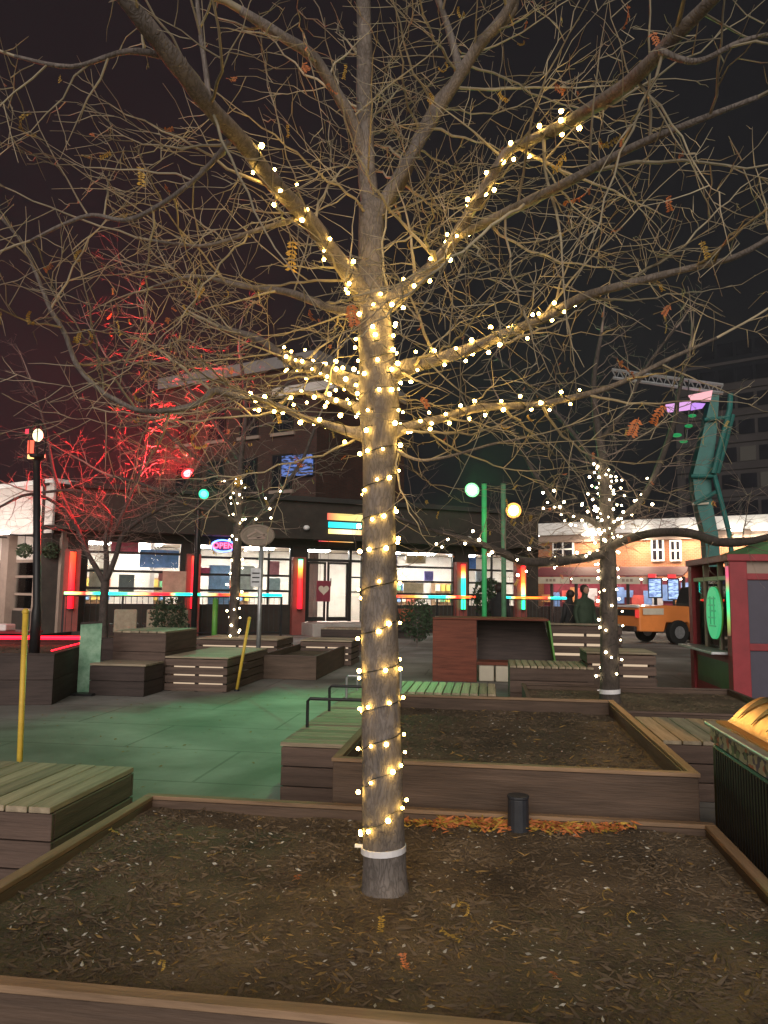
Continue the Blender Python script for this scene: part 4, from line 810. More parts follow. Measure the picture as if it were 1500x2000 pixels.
kb(kx+.241, kx+2.399, ky0+.03, ky0+.13, zr1, zr1+.09, 'rail', M['red']); kb(kx+.241, kx+2.399, ky0+.03, ky0+.13, .80, .90, 'rail', M['red']); kb(kx+.241, kx+2.399, ky0+.03, ky0+.13, .0, .1, 'rail', M['red'])
kb(kx+.241, kx+2.399, ky0+.06, ky0+.10, .101, .799, 'panel', M['navy'], 0); kb(kx+.241, kx+2.399, ky0+.06, ky0+.10, .901, zr1-.001, 'panel', M['navy'], 0); kb(kx+.241, kx+2.399, ky0+.06, ky0+.10, zr1+.091, kz-.1, 'panel', M['taupe'], 0)
kb(kx+.85, kx+.95, ky0+.02, ky0+.058, zr1+.092, kz-.1, 'mullion', M['red'])
kb(kx+.04, kx+.1, ky0+.201, ky1-.201, 0, .72, 'side_panel', M['red'], 0); kb(kx+.03, kx+.12, ky0+.201, ky1-.201, zr1, zr1+.06, 'rail', M['cream'])
kb(kx+.06, kx+.075, ky0+.201, ky1-.201, .76, zr1, 'pane', M['glass'], 0)
kb(kx-.22, kx+.13, ky0+.22, ky1-.1, .72, .76, 'counter', M['steel'])
for yy in (11.75, 12.5): kb(kx+.03, kx+.11, yy-.03, yy+.03, .762, kz-.1, 'mullion', M['taupe'])
kb(kx+.035, kx+.1, ky0+.3, ky1-.3, .2, .6, 'lower_panel', mat('green_lit_panel', (.06, .12, .05), rough=.5, var=.2, scale=4, bump=.05), 0)  # lower panel: green light on the reddish boards, painted as colour
kb(kx+.3, kx+2.6, ky0+.4, ky1+.3, 0, .05, 'floor', M['dkwood'], 0); kb(kx+.15, kx+2.6, ky1-.05, ky1, .06, kz-.1, 'back_panel', M['maroon'], 0)
MB().hexa([(kx+.25, ky0+.15, kz+.002), (kx+2.8, ky0+.15, kz+.002), (kx+2.8, ky1+.1, kz+.002), (kx+.25, ky1+.1, kz+.002), (kx+1.1, ky0+.9, kz+.34), (kx+1.9, ky0+.9, kz+.34), (kx+1.9, ky1-.8, kz+.34), (kx+1.1, ky1-.8, kz+.34)]).build('roof', mat('green_lit_roof', (.10, .22, .09), rough=.6, var=.2, scale=3, bump=.1), kk)  # roof colour carries the green lamp light falling on it
MB().tube([(kx-.015, ky0+.05, 1.0), (kx-.015, ky0+.05, 1.98)], .022, 8).build('led_strip', emit_ramp('kiosk_led', [(0, (.15, .05, .03)), (.2, (.3, .5, .1)), (.4, (.05, 1, .35)), (.62, (.05, 1, .4)), (.72, (.5, .5, .2)), (.86, (1, .1, .25)), (1, (.6, .1, .15))], 1.0, 'Z'), kk)
ks = thing('oval_sign', 'upright oval sign glowing green with dark strokes on the kiosk side', 'sign', (kx-.08, 11.6, 1.33))
def oval(x0_, x1_, ry, rz, c, m_, nm):
    mb = MB(); nn = 32; mb.v = [Vector((xx, c[0]+ry*math.cos(2*math.pi*k/nn), c[1]+rz*math.sin(2*math.pi*k/nn))) for xx in (x0_, x1_) for k in range(nn)]
    mb.f = [tuple(range(nn)), tuple(reversed(range(nn, 2*nn)))]+[(k, k+nn, (k+1) % nn+nn, (k+1) % nn) for k in range(nn)]; return mb.build(nm, m_, ks)
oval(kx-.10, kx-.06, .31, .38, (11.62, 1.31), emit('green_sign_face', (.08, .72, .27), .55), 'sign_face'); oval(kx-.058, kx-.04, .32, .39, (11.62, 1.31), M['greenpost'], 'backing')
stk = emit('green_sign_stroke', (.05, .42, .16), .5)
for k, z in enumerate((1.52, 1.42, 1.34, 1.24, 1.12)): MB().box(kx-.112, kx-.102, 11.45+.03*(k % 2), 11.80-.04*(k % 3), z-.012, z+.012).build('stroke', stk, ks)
for yy in (11.52, 11.7): MB().box(kx-.112, kx-.102, yy-.012, yy+.012, 1.14, 1.55).build('stroke', stk, ks)

# ------------------------------------------------------------------ orange vehicle
vb = gz(1230, 1262, 0); vc = Vector((5.9, 25.6, 0)); ca = R(28)
ve = Vector((math.cos(ca), math.sin(ca), 0)); vn = Vector((ve.y, -ve.x, 0))        # body runs along ve; vn = side towards us
vo = gz(1250, 1260, 0)
vq = lambda u0, u1, v0, v1, z0, z1, mb=None: bbox(vo, ve, vn, u0, u1, v0, v1, z0, z1, mb)
VV = lambda u, v, z: vo+ve*u+vn*v+Z*z
vh = thing('utility_vehicle', 'orange utility vehicle with a dark cab parked behind the wrapped tree on the right', 'vehicle', vo)
def loft(secs, nm, m_, bv=.04):
    mb = MB(); k = len(secs)
    for u, v0, v1, z0, z1 in secs: mb.v += [VV(u, v1, z0), VV(u, v0, z0), VV(u, v0, z1), VV(u, v1, z1)]
    for i in range(k-1):
        for j in range(4): p = 4*i+j; q_ = 4*i+(j+1) % 4; mb.f.append((p, p+4, q_+4, q_))
    mb.f += [(0, 1, 2, 3), tuple(reversed([4*(k-1)+j for j in range(4)]))]; return mb.build(nm, m_, vh, bevel=bv)
loft([(0, -1.6, 0, .42, 1.18), (.9, -1.6, .05, .40, 1.25), (1.0, -1.6, .05, .7, 1.25), (1.9, -1.6, .05, .7, 1.22), (2.0, -1.6, .05, .4, 1.2), (3.9, -1.6, .05, .38, 1.05), (4.2, -1.55, 0, .5, .85)], 'body', M['orange'])
loft([(2.7, -1.45, -.1, 1.15, 1.3), (2.9, -1.4, -.15, 1.15, 1.85), (3.5, -1.4, -.15, 1.1, 1.9), (3.9, -1.45, -.1, 1.0, 1.3)], 'cab', M['black'], .05)
MB().hexa([VV(-.02, -.1, .9), VV(-.02, -1.5, .9), VV(.04, -1.5, .9), VV(.04, -.1, .9), VV(-.04, -.15, 1.1), VV(-.04, -1.45, 1.1), VV(.04, -1.45, 1.1), VV(.04, -.15, 1.1)]).build('tailgate_recess', M['black'], vh)
vq(-.06, .02, -1.55, .0, 1.17, 1.24).build('tailgate_rail', M['white'], vh, bevel=.01); vq(-.05, .0, -.14, -.0, .85, 1.1).build('tail_light', emit('tail_light', (1, .05, .04), .7), vh); vq(-.05, .0, -1.58, -1.46, .85, 1.1).build('tail_light', emit('tail_light', (1, .05, .04), .7), vh)
vq(-.12, -.02, -1.5, -.1, .42, .58).build('bumper', M['dkwood'], vh, bevel=.02); vq(2.1, 3.8, .055, .07, .80, .92).build('side_stripe', M['white'], vh); vq(.1, .9, .055, .065, .95, 1.15).build('side_stripe', M['cream'], vh)
for u in (1.45, 3.45):
    for v in (-1.5, .03):
        c = VV(u, v, .39); w = MB().tube([c-vn*.11, c-vn*.09, c+vn*.09, c+vn*.11], [.33, .39, .39, .33], 20).build('wheel', M['rubber'], vh, smooth=False); MB().tube([c-vn*.115, c+vn*.115], .2, 14).build('rim', M['steel'], w)

# ------------------------------------------------------------------ people (small, far)
def person(label, x, y, h, coat, rz, arm=.0):
    r_ = thing('person', label, 'person', (x, y, 0), None); s_ = h/1.75
    co = {0: (0, 0, .95), 1: (0, 0, 1.15), 2: (0, .01, 1.38), 3: (0, .0, 1.5), 4: (0, -.01, 1.60), 5: (0, -.02, 1.72),
          6: (.19, 0, 1.40), 7: (.25, .02, 1.14), 8: (.22, -.12-arm, .92+arm), 9: (.21, -.17-arm, .86+arm), 10: (-.19, 0, 1.40), 11: (-.26, .02, 1.14), 12: (-.25, -.06, .90), 13: (-.25, -.09, .82),
          14: (.10, 0, .88), 15: (.11, -.02, .48), 16: (.12, .02, .08), 17: (.12, -.16, .03), 18: (-.10, 0, .88), 19: (-.11, .02, .48), 20: (-.12, .06, .08), 21: (-.12, -.12, .03)}
    ed = [(0, 1), (1, 2), (2, 3), (3, 4), (4, 5), (2, 6), (6, 7), (7, 8), (8, 9), (2, 10), (10, 11), (11, 12), (12, 13), (0, 14), (14, 15), (15, 16), (16, 17), (0, 18), (18, 19), (19, 20), (20, 21)]
    ra_ = {0: (.17, .13), 1: (.17, .125), 2: (.18, .12), 3: (.06, .06), 4: (.085, .095), 5: (.075, .085), 6: (.075, .07), 7: (.058, .058), 8: (.045, .045), 9: (.04, .022), 10: (.075, .07), 11: (.058, .058), 12: (.045, .045), 13: (.04, .022), 14: (.11, .11), 15: (.075, .075), 16: (.05, .05), 17: (.04, .035), 18: (.11, .11), 19: (.075, .075), 20: (.05, .05), 21: (.04, .035)}
    me = bpy.data.meshes.new('body'); cs, sn = math.cos(rz), math.sin(rz)
    me.from_pydata([((p[0]*cs-p[1]*sn)*s_, (p[0]*sn+p[1]*cs)*s_, p[2]*s_) for p in co.values()], ed, [])
    o = bpy.data.objects.new('body', me); C.objects.link(o); o.parent = r_; md = o.modifiers.new('skin', 'SKIN')
    sv = me.skin_vertices[0].data
    for k, v in ra_.items(): sv[k].radius = (v[0]*s_, v[1]*s_)
    sv[0].use_root = True
    md.use_smooth_shade = True; sd = o.modifiers.new('sub', 'SUBSURF'); sd.levels = 1; sd.render_levels = 2
    me.materials.append(coat)
    c = Vector((x, y, 1.665*s_)); f = Vector((sn, -cs, 0))*1.0
    MB().ball(c+f*.055*s_, .074*s_, 14, 10, (.95, .95, 1.2)).build('face', M['skin'], r_, smooth=True)
    MB().ball(c-f*.02*s_+Z*.03*s_, .105*s_, 14, 10, (1, 1, 1.05)).build('hair', M['hair'], r_, smooth=True)
    MB().ball(c+f*.13*s_-Z*.0, .015*s_, 6, 5).build('nose', M['skin'], r_)
q = gy(1142, 1160, 18.0); person('person in a dark green coat standing left of the wrapped tree on the right', q.x, 18.0, 1.74, M['coat'], .5)
q = gy(1113, 1160, 18.6); person('person in a black coat standing at the stalls, left of the one in green', q.x, 18.6, 1.62, M['coatb'], -2.4)
q = gy(975, 1160, 18.3); person('person in a black coat standing before the fourth shop window', q.x, 18.3, 1.74, M['coatb'], 2.6, .1)

# ------------------------------------------------------------------ trees
def catmull(pts, sub=5):
    out = []; n = len(pts)
    for i in range(n-1):
        p0, p1, p2, p3 = pts[max(i-1, 0)], pts[i], pts[i+1], pts[min(i+2, n-1)]
        for k in range(sub):
            t = k/sub; t2 = t*t; t3 = t2*t
            out.append(tuple(.5*((2*p1[j])+(-p0[j]+p2[j])*t+(2*p0[j]-5*p1[j]+4*p2[j]-p3[j])*t2+(-p0[j]+3*p1[j]-3*p2[j]+p3[j])*t3) for j in range(4)))
    out.append(tuple(pts[-1])); return out
def limb_px(l, sub=5, yaxis=True):      # list of (px, py, y, width_px) -> smooth list of (Vector, radius)
    pts = []
    for (px, py, y, w) in l:
        p = gy(px, py, y); dep = (p-CP).dot(fw); pts.append((p.x, p.y, p.z, max(.0015, w/2/FPX*dep)))
    return [(Vector(q[:3]), max(.001, q[3])) for q in catmull(pts, sub)]
def rand_dir(rg_): return Vector((rg_.gauss(0, 1), rg_.gauss(0, 1), rg_.gauss(0, 1))).normalized()
def grow(rg_, start, d, length, r, lvl, maxl, out, seg, dens, kill, flat=.7, upb=.03, rmin=.0009, zig=.36):
    n = max(3, int(length/seg)); st = length/n; p = Vector(start); pts = [p.copy()]; d = d.normalized()
    side = d.cross(rand_dir(rg_)).normalized()
    for i in range(n):
        d = (d+side*(zig if i % 2 else -zig)*rg_.uniform(.3, 1.3)+rand_dir(rg_)*.10+Z*upb*.6).normalized(); p = p+d*st; pts.append(p.copy())
    if any(kill(q) for q in pts): return
    rad = [max(rmin*(1-.6*i/n), r*(1-.85*i/n)) for i in range(n+1)]
    out.append((pts, rad, lvl))
    if lvl >= maxl: return
    m_ = max(1, int(length*dens[lvl]*rg_.uniform(.7, 1.3)))
    for k in range(m_):
        t = rg_.uniform(.12, 1.0); i = min(n-1, int(t*n)); q = pts[i].lerp(pts[i+1], t*n-i if t*n-i <= 1 else 1); dd = (pts[i+1]-pts[i]).normalized()
        ax = dd.cross(rand_dir(rg_)).normalized(); an = R(rg_.uniform(35, 80)); nd = (Matrix.Rotation(an, 3, ax) @ dd); nd.z *= flat
        grow(rg_, q, nd, length*rg_.uniform(.28, .62)*(1.15-.5*t), rad[i]*rg_.uniform(.45, .7), lvl+1, maxl, out, seg, dens, kill, flat, upb, rmin, zig)
def tree(name, label, base, limbs, seed, twig_m, leaves=0, maxl=3, per_m=7, len0=(.35, .95), seg=.05, dens=(0, 7, 9, 9), rmin=.0009, kill=None, from_limb=0, bark=None, flat=.7, r0=.35, sides=(5, 4, 3), upb=.03):
    rg_ = random.Random(seed); root = thing(name, label, 'tree', base); kill = kill or (lambda q: (q-CP).length < .75 or q.z < .7)
    for i, l in enumerate(limbs):
        mb = MB(); n = 36 if i == 0 else 12; mb.tube([p for p, r in l], [r*(1+(.04*math.sin(k*1.7+i) if i else 0)) for k, (p, r) in enumerate(l)], n)
        for j, v in enumerate(mb.v):
            ax_ = l[min(j//n, len(l)-1)][0]; nz = noise.noise((v.x*9, v.y*9, v.z*4+i))+.6*noise.noise((v.x*30, v.y*30, v.z*11)); mb.v[j] = ax_+(v-ax_)*(1+.055*nz)
        mb.build('trunk' if i == 0 else 'limb', bark or M['bark'], root, smooth=True)
    tw = []
    for i, l in enumerate(limbs):
        if i < from_limb: continue
        tot = sum((l[k+1][0]-l[k][0]).length for k in range(len(l)-1)); n = max(2, int(tot*per_m))
        for k in range(n):
            t = (k+rg_.random())/n
            if i == 0 and t < .5: continue
            f = t*(len(l)-1); a = min(len(l)-2, int(f)); p = l[a][0].lerp(l[a+1][0], f-a); d = (l[a+1][0]-l[a][0]).normalized(); r = l[a][1]
            ax = d.cross(rand_dir(rg_)).normalized(); nd = Matrix.Rotation(R(rg_.uniform(35, 85)), 3, ax) @ d; nd.z *= flat
            grow(rg_, p, nd, rg_.uniform(*len0)*(1.1-.4*t), min(r*.5, rg_.uniform(.6, 1.1)*r0*.01), 1, maxl, tw, seg, dens, kill, flat, upb, rmin)
        p, r = l[-1]; d = (l[-1][0]-l[-2][0]).normalized()      # the limb's own tip goes on
        grow(rg_, p, d, rg_.uniform(*len0), r*.9, 1, maxl, tw, seg, dens, kill, flat, upb, rmin, .16)
    for lv in range(1, maxl+1):
        mb = MB()
        for pts, rad, l_ in tw:
            if l_ == lv: mb.tube(pts, rad, sides[min(lv-1, 2)], cap=False)
        if mb.v: mb.build(['branchlets', 'twigs', 'fine_twigs'][min(lv-1, 2)], twig_m, root, smooth=True, kind='stuff')
    return root, tw
# compound leaf meshes (rachis with paired leaflets), and a curled one
def leaf_mesh(nm, m_, curl, n=8, L_=.10, seed=0, width=.024):
    rg_ = random.Random(seed); mb = MB(); p = Vector((0, 0, 0)); d = Vector((0, .2, -1)).normalized(); ra_ = []
    for k in range(n+1):
        ra_.append(p.copy()); d = (Matrix.Rotation(curl, 3, 'X') @ d); p = p+d*L_/n
    mb.tube(ra_, .0012, 3)
    for k in range(1, n+1):
        for s1 in (-1, 1):
            a = Vector((s1*1, rg_.uniform(-.4, .4), rg_.uniform(-.7, -.2))).normalized()*width*rg_.uniform(.7, 1.1); b = (ra_[k]-ra_[k-1]).normalized()*.0055
            c = ra_[k]; mb.v += [c, c+a*.5+b, c+a, c+a*.5-b]; q_ = len(mb.v)-4; mb.f.append((q_, q_+1, q_+2, q_+3))
    o = mb.build(nm, m_); me = o.data; bpy.data.objects.remove(o); return me
LM = [leaf_mesh('leaf', M['leafy'], .05, seed=1), leaf_mesh('leaf', M['leafo'], .12, seed=2, L_=.085), leaf_mesh('leaf', M['leafy'], .32, seed=3, L_=.13, n=12, width=.014), leaf_mesh('leaf', M['leafo'], .02, seed=4, L_=.07)]
def add_leaf(parent, p, rg_, kind=None, sc=1.):
    o = bpy.data.objects.new('leaf', LM[rg_.randrange(4) if kind is None else kind]); C.objects.link(o); o.parent = parent; o.location = Vector(p)-parent.location
    o.rotation_euler = (rg_.uniform(-.7, .7), rg_.uniform(-.7, .7), rg_.uniform(0, 6.28)); s_ = sc*rg_.uniform(.7, 1.2); o.scale = (s_, s_, s_)
T = 3.12
trunk = limb_px([(753, 1775, T, 122), (753, 1755, T, 104), (752, 1735, T, 93), (751, 1690, T, 85), (749, 1600, T, 80), (744, 1400, T, 76), (741, 1200, T, 70), (740, 1000, T, 64), (741, 880, T, 66), (741, 800, T, 78), (738, 730, T, 74), (732, 640, T, 66), (727, 560, T, 54), (725, 470, T, 50), (726, 400, T, 50)], 12)
L = [trunk]
def slim(l, f): return [(a, b, c, w*(f+(1-f)*.5*(k == 0))) for k, (a, b, c, w) in enumerate(l)]
L += [limb_px(slim(l, .78 if l[-1][1] > -100 else .85)) for l in (
    [(727, 430, T, 42), (716, 330, T-.02, 40), (712, 200, T-.06, 38), (712, 90, T-.12, 36), (708, -40, T-.2, 32), (700, -160, T-.3, 26)],
    [(738, 420, T, 36), (765, 370, T-.02, 34), (805, 300, T, 30), (845, 235, T+.02, 28), (890, 160, T-.05, 30), (935, 90, T-.12, 30), (985, 30, T-.2, 26), (1030, -60, T-.3, 20)],
    [(742, 415, T+.05, 30), (790, 345, T+.12, 28), (815, 270, T+.2, 24), (860, 190, T+.2, 22), (895, 150, T+.15, 22), (880, 70, T+.15, 18), (845, -30, T+.1, 15)],
    [(722, 600, T, 48), (690, 545, T-.1, 46), (650, 495, T-.22, 44), (600, 425, T-.4, 42), (540, 365, T-.6, 42), (480, 285, T-.8, 42), (410, 210, T-1.0, 44), (350, 130, T-1.15, 48), (270, 30, T-1.3, 46), (200, -60, T-1.4, 40)],
    [(750, 600, T, 42), (795, 562, T-.06, 40), (840, 525, T-.12, 34), (885, 470, T-.22, 30), (935, 385, T-.35, 28), (975, 320, T-.45, 26), (1000, 290, T-.5, 24), (1080, 255, T-.65, 28), (1150, 215, T-.85, 34), (1230, 160, T-1.05, 38), (1330, 60, T-1.25, 36), (1430, -40, T-1.4, 30)],
    [(752, 735, T, 50), (800, 716, T-.05, 40), (860, 700, T-.1, 34), (920, 680, T-.15, 30), (980, 655, T-.2, 27), (1060, 622, T-.25, 24), (1140, 580, T-.32, 22), (1220, 556, T-.38, 20), (1330, 528, T-.45, 17), (1440, 500, T-.55, 15), (1540, 440, T-.6, 12)],
    [(760, 850, T, 34), (800, 833, T+.05, 24), (860, 818, T+.12, 22), (940, 796, T+.2, 20), (1050, 790, T+.26, 17), (1160, 766, T+.3, 15), (1230, 740, T+.3, 13), (1310, 700, T+.3, 11), (1400, 660, T+.28, 8)],
    [(718, 765, T, 50), (680, 745, T+.12, 44), (640, 728, T+.3, 38), (590, 712, T+.5, 32), (545, 690, T+.7, 24), (500, 660, T+.9, 18), (430, 640, T+1.1, 13)],
    [(715, 850, T, 38), (680, 842, T-.03, 26), (640, 830, T-.08, 20), (590, 815, T-.12, 16), (540, 792, T-.16, 15), (500, 778, T-.2, 16), (460, 772, T-.23, 18), (418, 764, T-.27, 20), (392, 786, T-.3, 17), (340, 800, T-.34, 15), (275, 802, T-.4, 13), (228, 782, T-.44, 13), (190, 757, T-.48, 12), (150, 712, T-.52, 12), (126, 650, T-.55, 11), (98, 603, T-.58, 11), (72, 538, T-.6, 9), (40, 470, T-.62, 8), (-20, 400, T-.65, 9)],
    [(712, 800, T, 30), (660, 785, T+.1, 17), (615, 770, T+.2, 13), (575, 768, T+.25, 10), (540, 790, T+.28, 8), (470, 800, T+.3, 6)],
    [(775, 880, T+.02, 12), (800, 893, T, 8), (830, 899, T-.03, 7), (890, 888, T-.06, 6.5), (960, 868, T-.1, 6), (1010, 858, T-.12, 5)],
    [(410, 212, T-1.0, 15), (402, 140, T-1.0, 13), (392, 70, T-1.0, 12), (384, -10, T-1.0, 10)],
    [(448, 275, T-.88, 15), (420, 310, T-.85, 13), (375, 355, T-.82, 12), (310, 402, T-.8, 12), (245, 430, T-.78, 11), (180, 420, T-.76, 10), (120, 440, T-.75, 9), (60, 470, T-.74, 7)],
    [(712, 310, T-.03, 26), (690, 240, T-.1, 28), (650, 170, T-.2, 28), (610, 110, T-.3, 28), (550, 70, T-.4, 26), (470, 20, T-.5, 22)],
    [(890, 465, T-.22, 16), (960, 430, T-.4, 24), (1040, 390, T-.6, 26), (1120, 350, T-.8, 24), (1230, 290, T-.95, 20), (1350, 240, T-1.05, 16), (1480, 190, T-1.1, 12)],
    [(930, 95, T-.1, 12), (1000, 30, T-.15, 14), (1010, -20, T-.2, 11)],
    [(585, 425, T-.42, 13), (500, 450, T-.5, 11), (400, 480, T-.55, 9), (300, 470, T-.6, 7)],
    [(700, 612, T, 20), (640, 600, T+.1, 20), (560, 570, T+.2, 18), (480, 560, T+.3, 14), (380, 540, T+.35, 10), (300, 560, T+.4, 7)],
    [(1290, 100, T-1.2, 16), (1360, 120, T-1.25, 14), (1450, 80, T-1.3, 12), (1540, 60, T-1.3, 9)],
    [(340, 115, T-1.17, 18), (250, 100, T-1.2, 14), (140, 130, T-1.2, 11), (30, 110, T-1.2, 9)])]
fr, ftw = tree('locust_tree', 'tall bare honey locust in the foreground bed, trunk and limbs wrapped in warm lights', (TX, TY, .33), L, 21, M['twig'], per_m=8, len0=(.35, 1.15), dens=(0, 8, 10, 9), seg=.062, rmin=.0020, from_limb=1, flat=.7, r0=.75)
rg = random.Random(77)
for (px, py, y, k, sc) in ((1155, 365, 2.5, 1, 1.1), (573, 465, 2.9, 0, 1.3), (683, 590, 2.95, 3, 1.2), (1212, 262, 2.3, 2, .9), (1105, 300, 2.6, 0, 1), (1275, 60, 2.0, 1, .9), (1225, 8, 2.0, 1, .7), (150, 655, 2.4, 2, .7), (160, 672, 2.4, 2, .7), (275, 325, 2.4, 0, .7), (72, 260, 2.2, 2, .9), (822, 775, 3.0, 3, 1), (1205, 700, 2.9, 3, 1.2), (1248, 815, 3.2, 3, 1.2), (575, 890, 3.1, 1, 1.3), (405, 865, 3.0, 2, .9), (1300, 790, 2.9, 1, 1), (1130, 178, 2.3, 1, .6), (1083, 165, 2.4, 1, .5), (1195, 450, 2.6, 1, .7), (995, 25, 2.7, 0, .6), (118, 148, 2.1, 0, .6), (230, 625, 2.5, 0, .7), (470, 935, 3.2, 2, 1.3), (100, 515, 2.4, 1, .6), (640, 160, 2.8, 1, .7)): add_leaf(fr, gy(px, py, y), rg, k, sc)
ends = [t[0][-1] for t in ftw if t[2] >= 2]; rg.shuffle(ends)
for p in ends[:75]: add_leaf(fr, p, rg, None, .62)
tb_ = MB()
# white tie round the trunk
def tie(label, pts, rr, h, grp=True):
    c = Vector(pts); mb = MB(); n = 24
    for z, rad in ((-h/2, rr), (-h/2, rr+.004), (h/2, rr+.004), (h/2, rr)):
        for k in range(n): a = 2*math.pi*k/n; mb.v.append(c+Vector((rad*math.cos(a), rad*math.sin(a), z+.006*math.sin(a+2))))
    for j in range(3):
        for k in range(n): p = j*n+k; q_ = j*n+(k+1) % n; mb.f.append((p, q_, q_+n, p+n))
    root = thing('trunk_tie', label, 'tree tie', c, 'white ties round the wrapped trunks'); mb.build('band', M['band'], root, smooth=False)
    kn = MB().obox(c+Vector((-rr-.012, -.01, .008)), X*.016, Y*.005, Z*.006); kn.build('knot', M['band'], root)
tie('white band tied round the foreground trunk near its base', gy(749, 1657, T), 82/2/FPX*3.02*1.01+.002, .024)

# ------------------------------------------------------------------ string lights
def helix(l, i0, i1, pitch, off, step, rg_, wob=.25):     # points of a wire wound round a limb (list of (p, r))
    pts = []; s_ = 0.; ang = rg_.uniform(0, 6.28); seg_l = [(l[k+1][0]-l[k][0]).length for k in range(len(l)-1)]
    a = None; out = []
    tot = sum(seg_l[i0:i1]); n = int(tot/step); k = i0; acc = 0
    for j in range(n):
        d_ = j*step
        while k < i1-1 and acc+seg_l[k] < d_: acc += seg_l[k]; k += 1
        f = min(1, max(0, (d_-acc)/max(1e-6, seg_l[k]))); p = l[k][0].lerp(l[k+1][0], f); r = l[k][1]+(l[k+1][1]-l[k][1])*f; t = (l[k+1][0]-l[k][0]).normalized()
        a = (Vector((0, -1, .2)) if a is None else a); a = (a-t*a.dot(t)).normalized(); b = t.cross(a)
        an = ang+2*math.pi*d_/pitch+wob*math.sin(d_*37)+wob*2.2*math.sin(d_*7.3+ang)+wob*.8*math.sin(d_*91); rr = r+off
        out.append((p+(a*math.cos(an)+b*math.sin(an))*rr, a*math.cos(an)+b*math.sin(an), p))
    return out
def bulb_mesh(nm, r, m_): o = MB().ball((0, 0, 0), r, 6, 4).build(nm, m_); me = o.data; bpy.data.objects.remove(o); return me
BM = bulb_mesh('bulb', .0088, M['bulb'])
def string_lights(name, label, base, wraps, me, step_b, grp, wire_r=.0022, limit=300, jit=.009):
    root = thing(name, label, 'string lights', base, grp); rg_ = random.Random(5); mbw = MB(); nb2 = 0; stuff = MB()
    for pts in wraps:
        if len(pts) < 3: continue
        mbw.tube([p for p, n, c in pts], wire_r, 4); acc = 0; nxt = rg_.uniform(0, step_b)
        for k in range(1, len(pts)):
            acc += (pts[k][0]-pts[k-1][0]).length
            if acc >= nxt:
                nxt = acc+step_b*rg_.uniform(.6, 1.4); p, n, c = pts[k]; q_ = p+n*(.005+rg_.random()**3*jit*2)+Vector((rg_.uniform(-1, 1), rg_.uniform(-1, 1), rg_.uniform(-2.4, 2.4)))*jit
                if nb2 < limit:
                    o = bpy.data.objects.new('bulb', me); C.objects.link(o); o.parent = root; o.location = q_-Vector(base); f_ = rg_.uniform(.65, 1.15); o.scale = (f_, f_, f_); nb2 += 1
                else: stuff.ball(q_, .012, 5, 3)
    mbw.build('wire', M['wire'], root)
    if stuff.v: stuff.build('bulbs', M['bulbfar'], root, kind='stuff')
    return root
rg = random.Random(9)
def seg_idx(l, py_from, py_to):     # indices of a limb between two image heights
    def pyof(p): v = p-CP; return 1000-FPX*v.dot(up)/v.dot(fw)
    i0 = min(range(len(l)), key=lambda i: abs(pyof(l[i][0])-py_from)); i1 = min(range(len(l)), key=lambda i: abs(pyof(l[i][0])-py_to)); return min(i0, i1), max(i0, i1)
def pxidx(l, px_to):
    def pxof(p): v = p-CP; return 750+FPX*v.dot(rt)/v.dot(fw)
    return min(range(len(l)), key=lambda i: abs(pxof(l[i][0])-px_to))
a, b = seg_idx(trunk, 1640, 900); c_, d_ = seg_idx(trunk, 900, 600)
wraps = [helix(trunk, a, b, .155, .004, .006, rg, .35), helix(trunk, c_, d_, .075, .006, .010, rg, .6)]
wraps += [helix(L[4], 2, pxidx(L[4], 470), .17, .005, .012, rg), helix(L[5], 1, pxidx(L[5], 1130), .14, .005, .012, rg), helix(L[6], 1, pxidx(L[6], 1130), .085, .006, .010, rg), helix(L[7], 1, pxidx(L[7], 1130), .10, .006, .010, rg), helix(L[8], 1, pxidx(L[8], 545), .10, .006, .010, rg), helix(L[9], 2, pxidx(L[9], 465), .10, .006, .010, rg), helix(L[10], 1, len(L[10])-2, .09, .006, .010, rg)]
string_lights('string_lights', 'warm string lights wound round the foreground tree trunk up to the fork', (TX, TY, .6), wraps[:2], BM, .062, 'string lights on the trees')
string_lights('string_lights', 'warm string lights wound along the limbs of the foreground tree', (TX, TY, 2.2), wraps[2:], BM, .058, 'string lights on the trees')

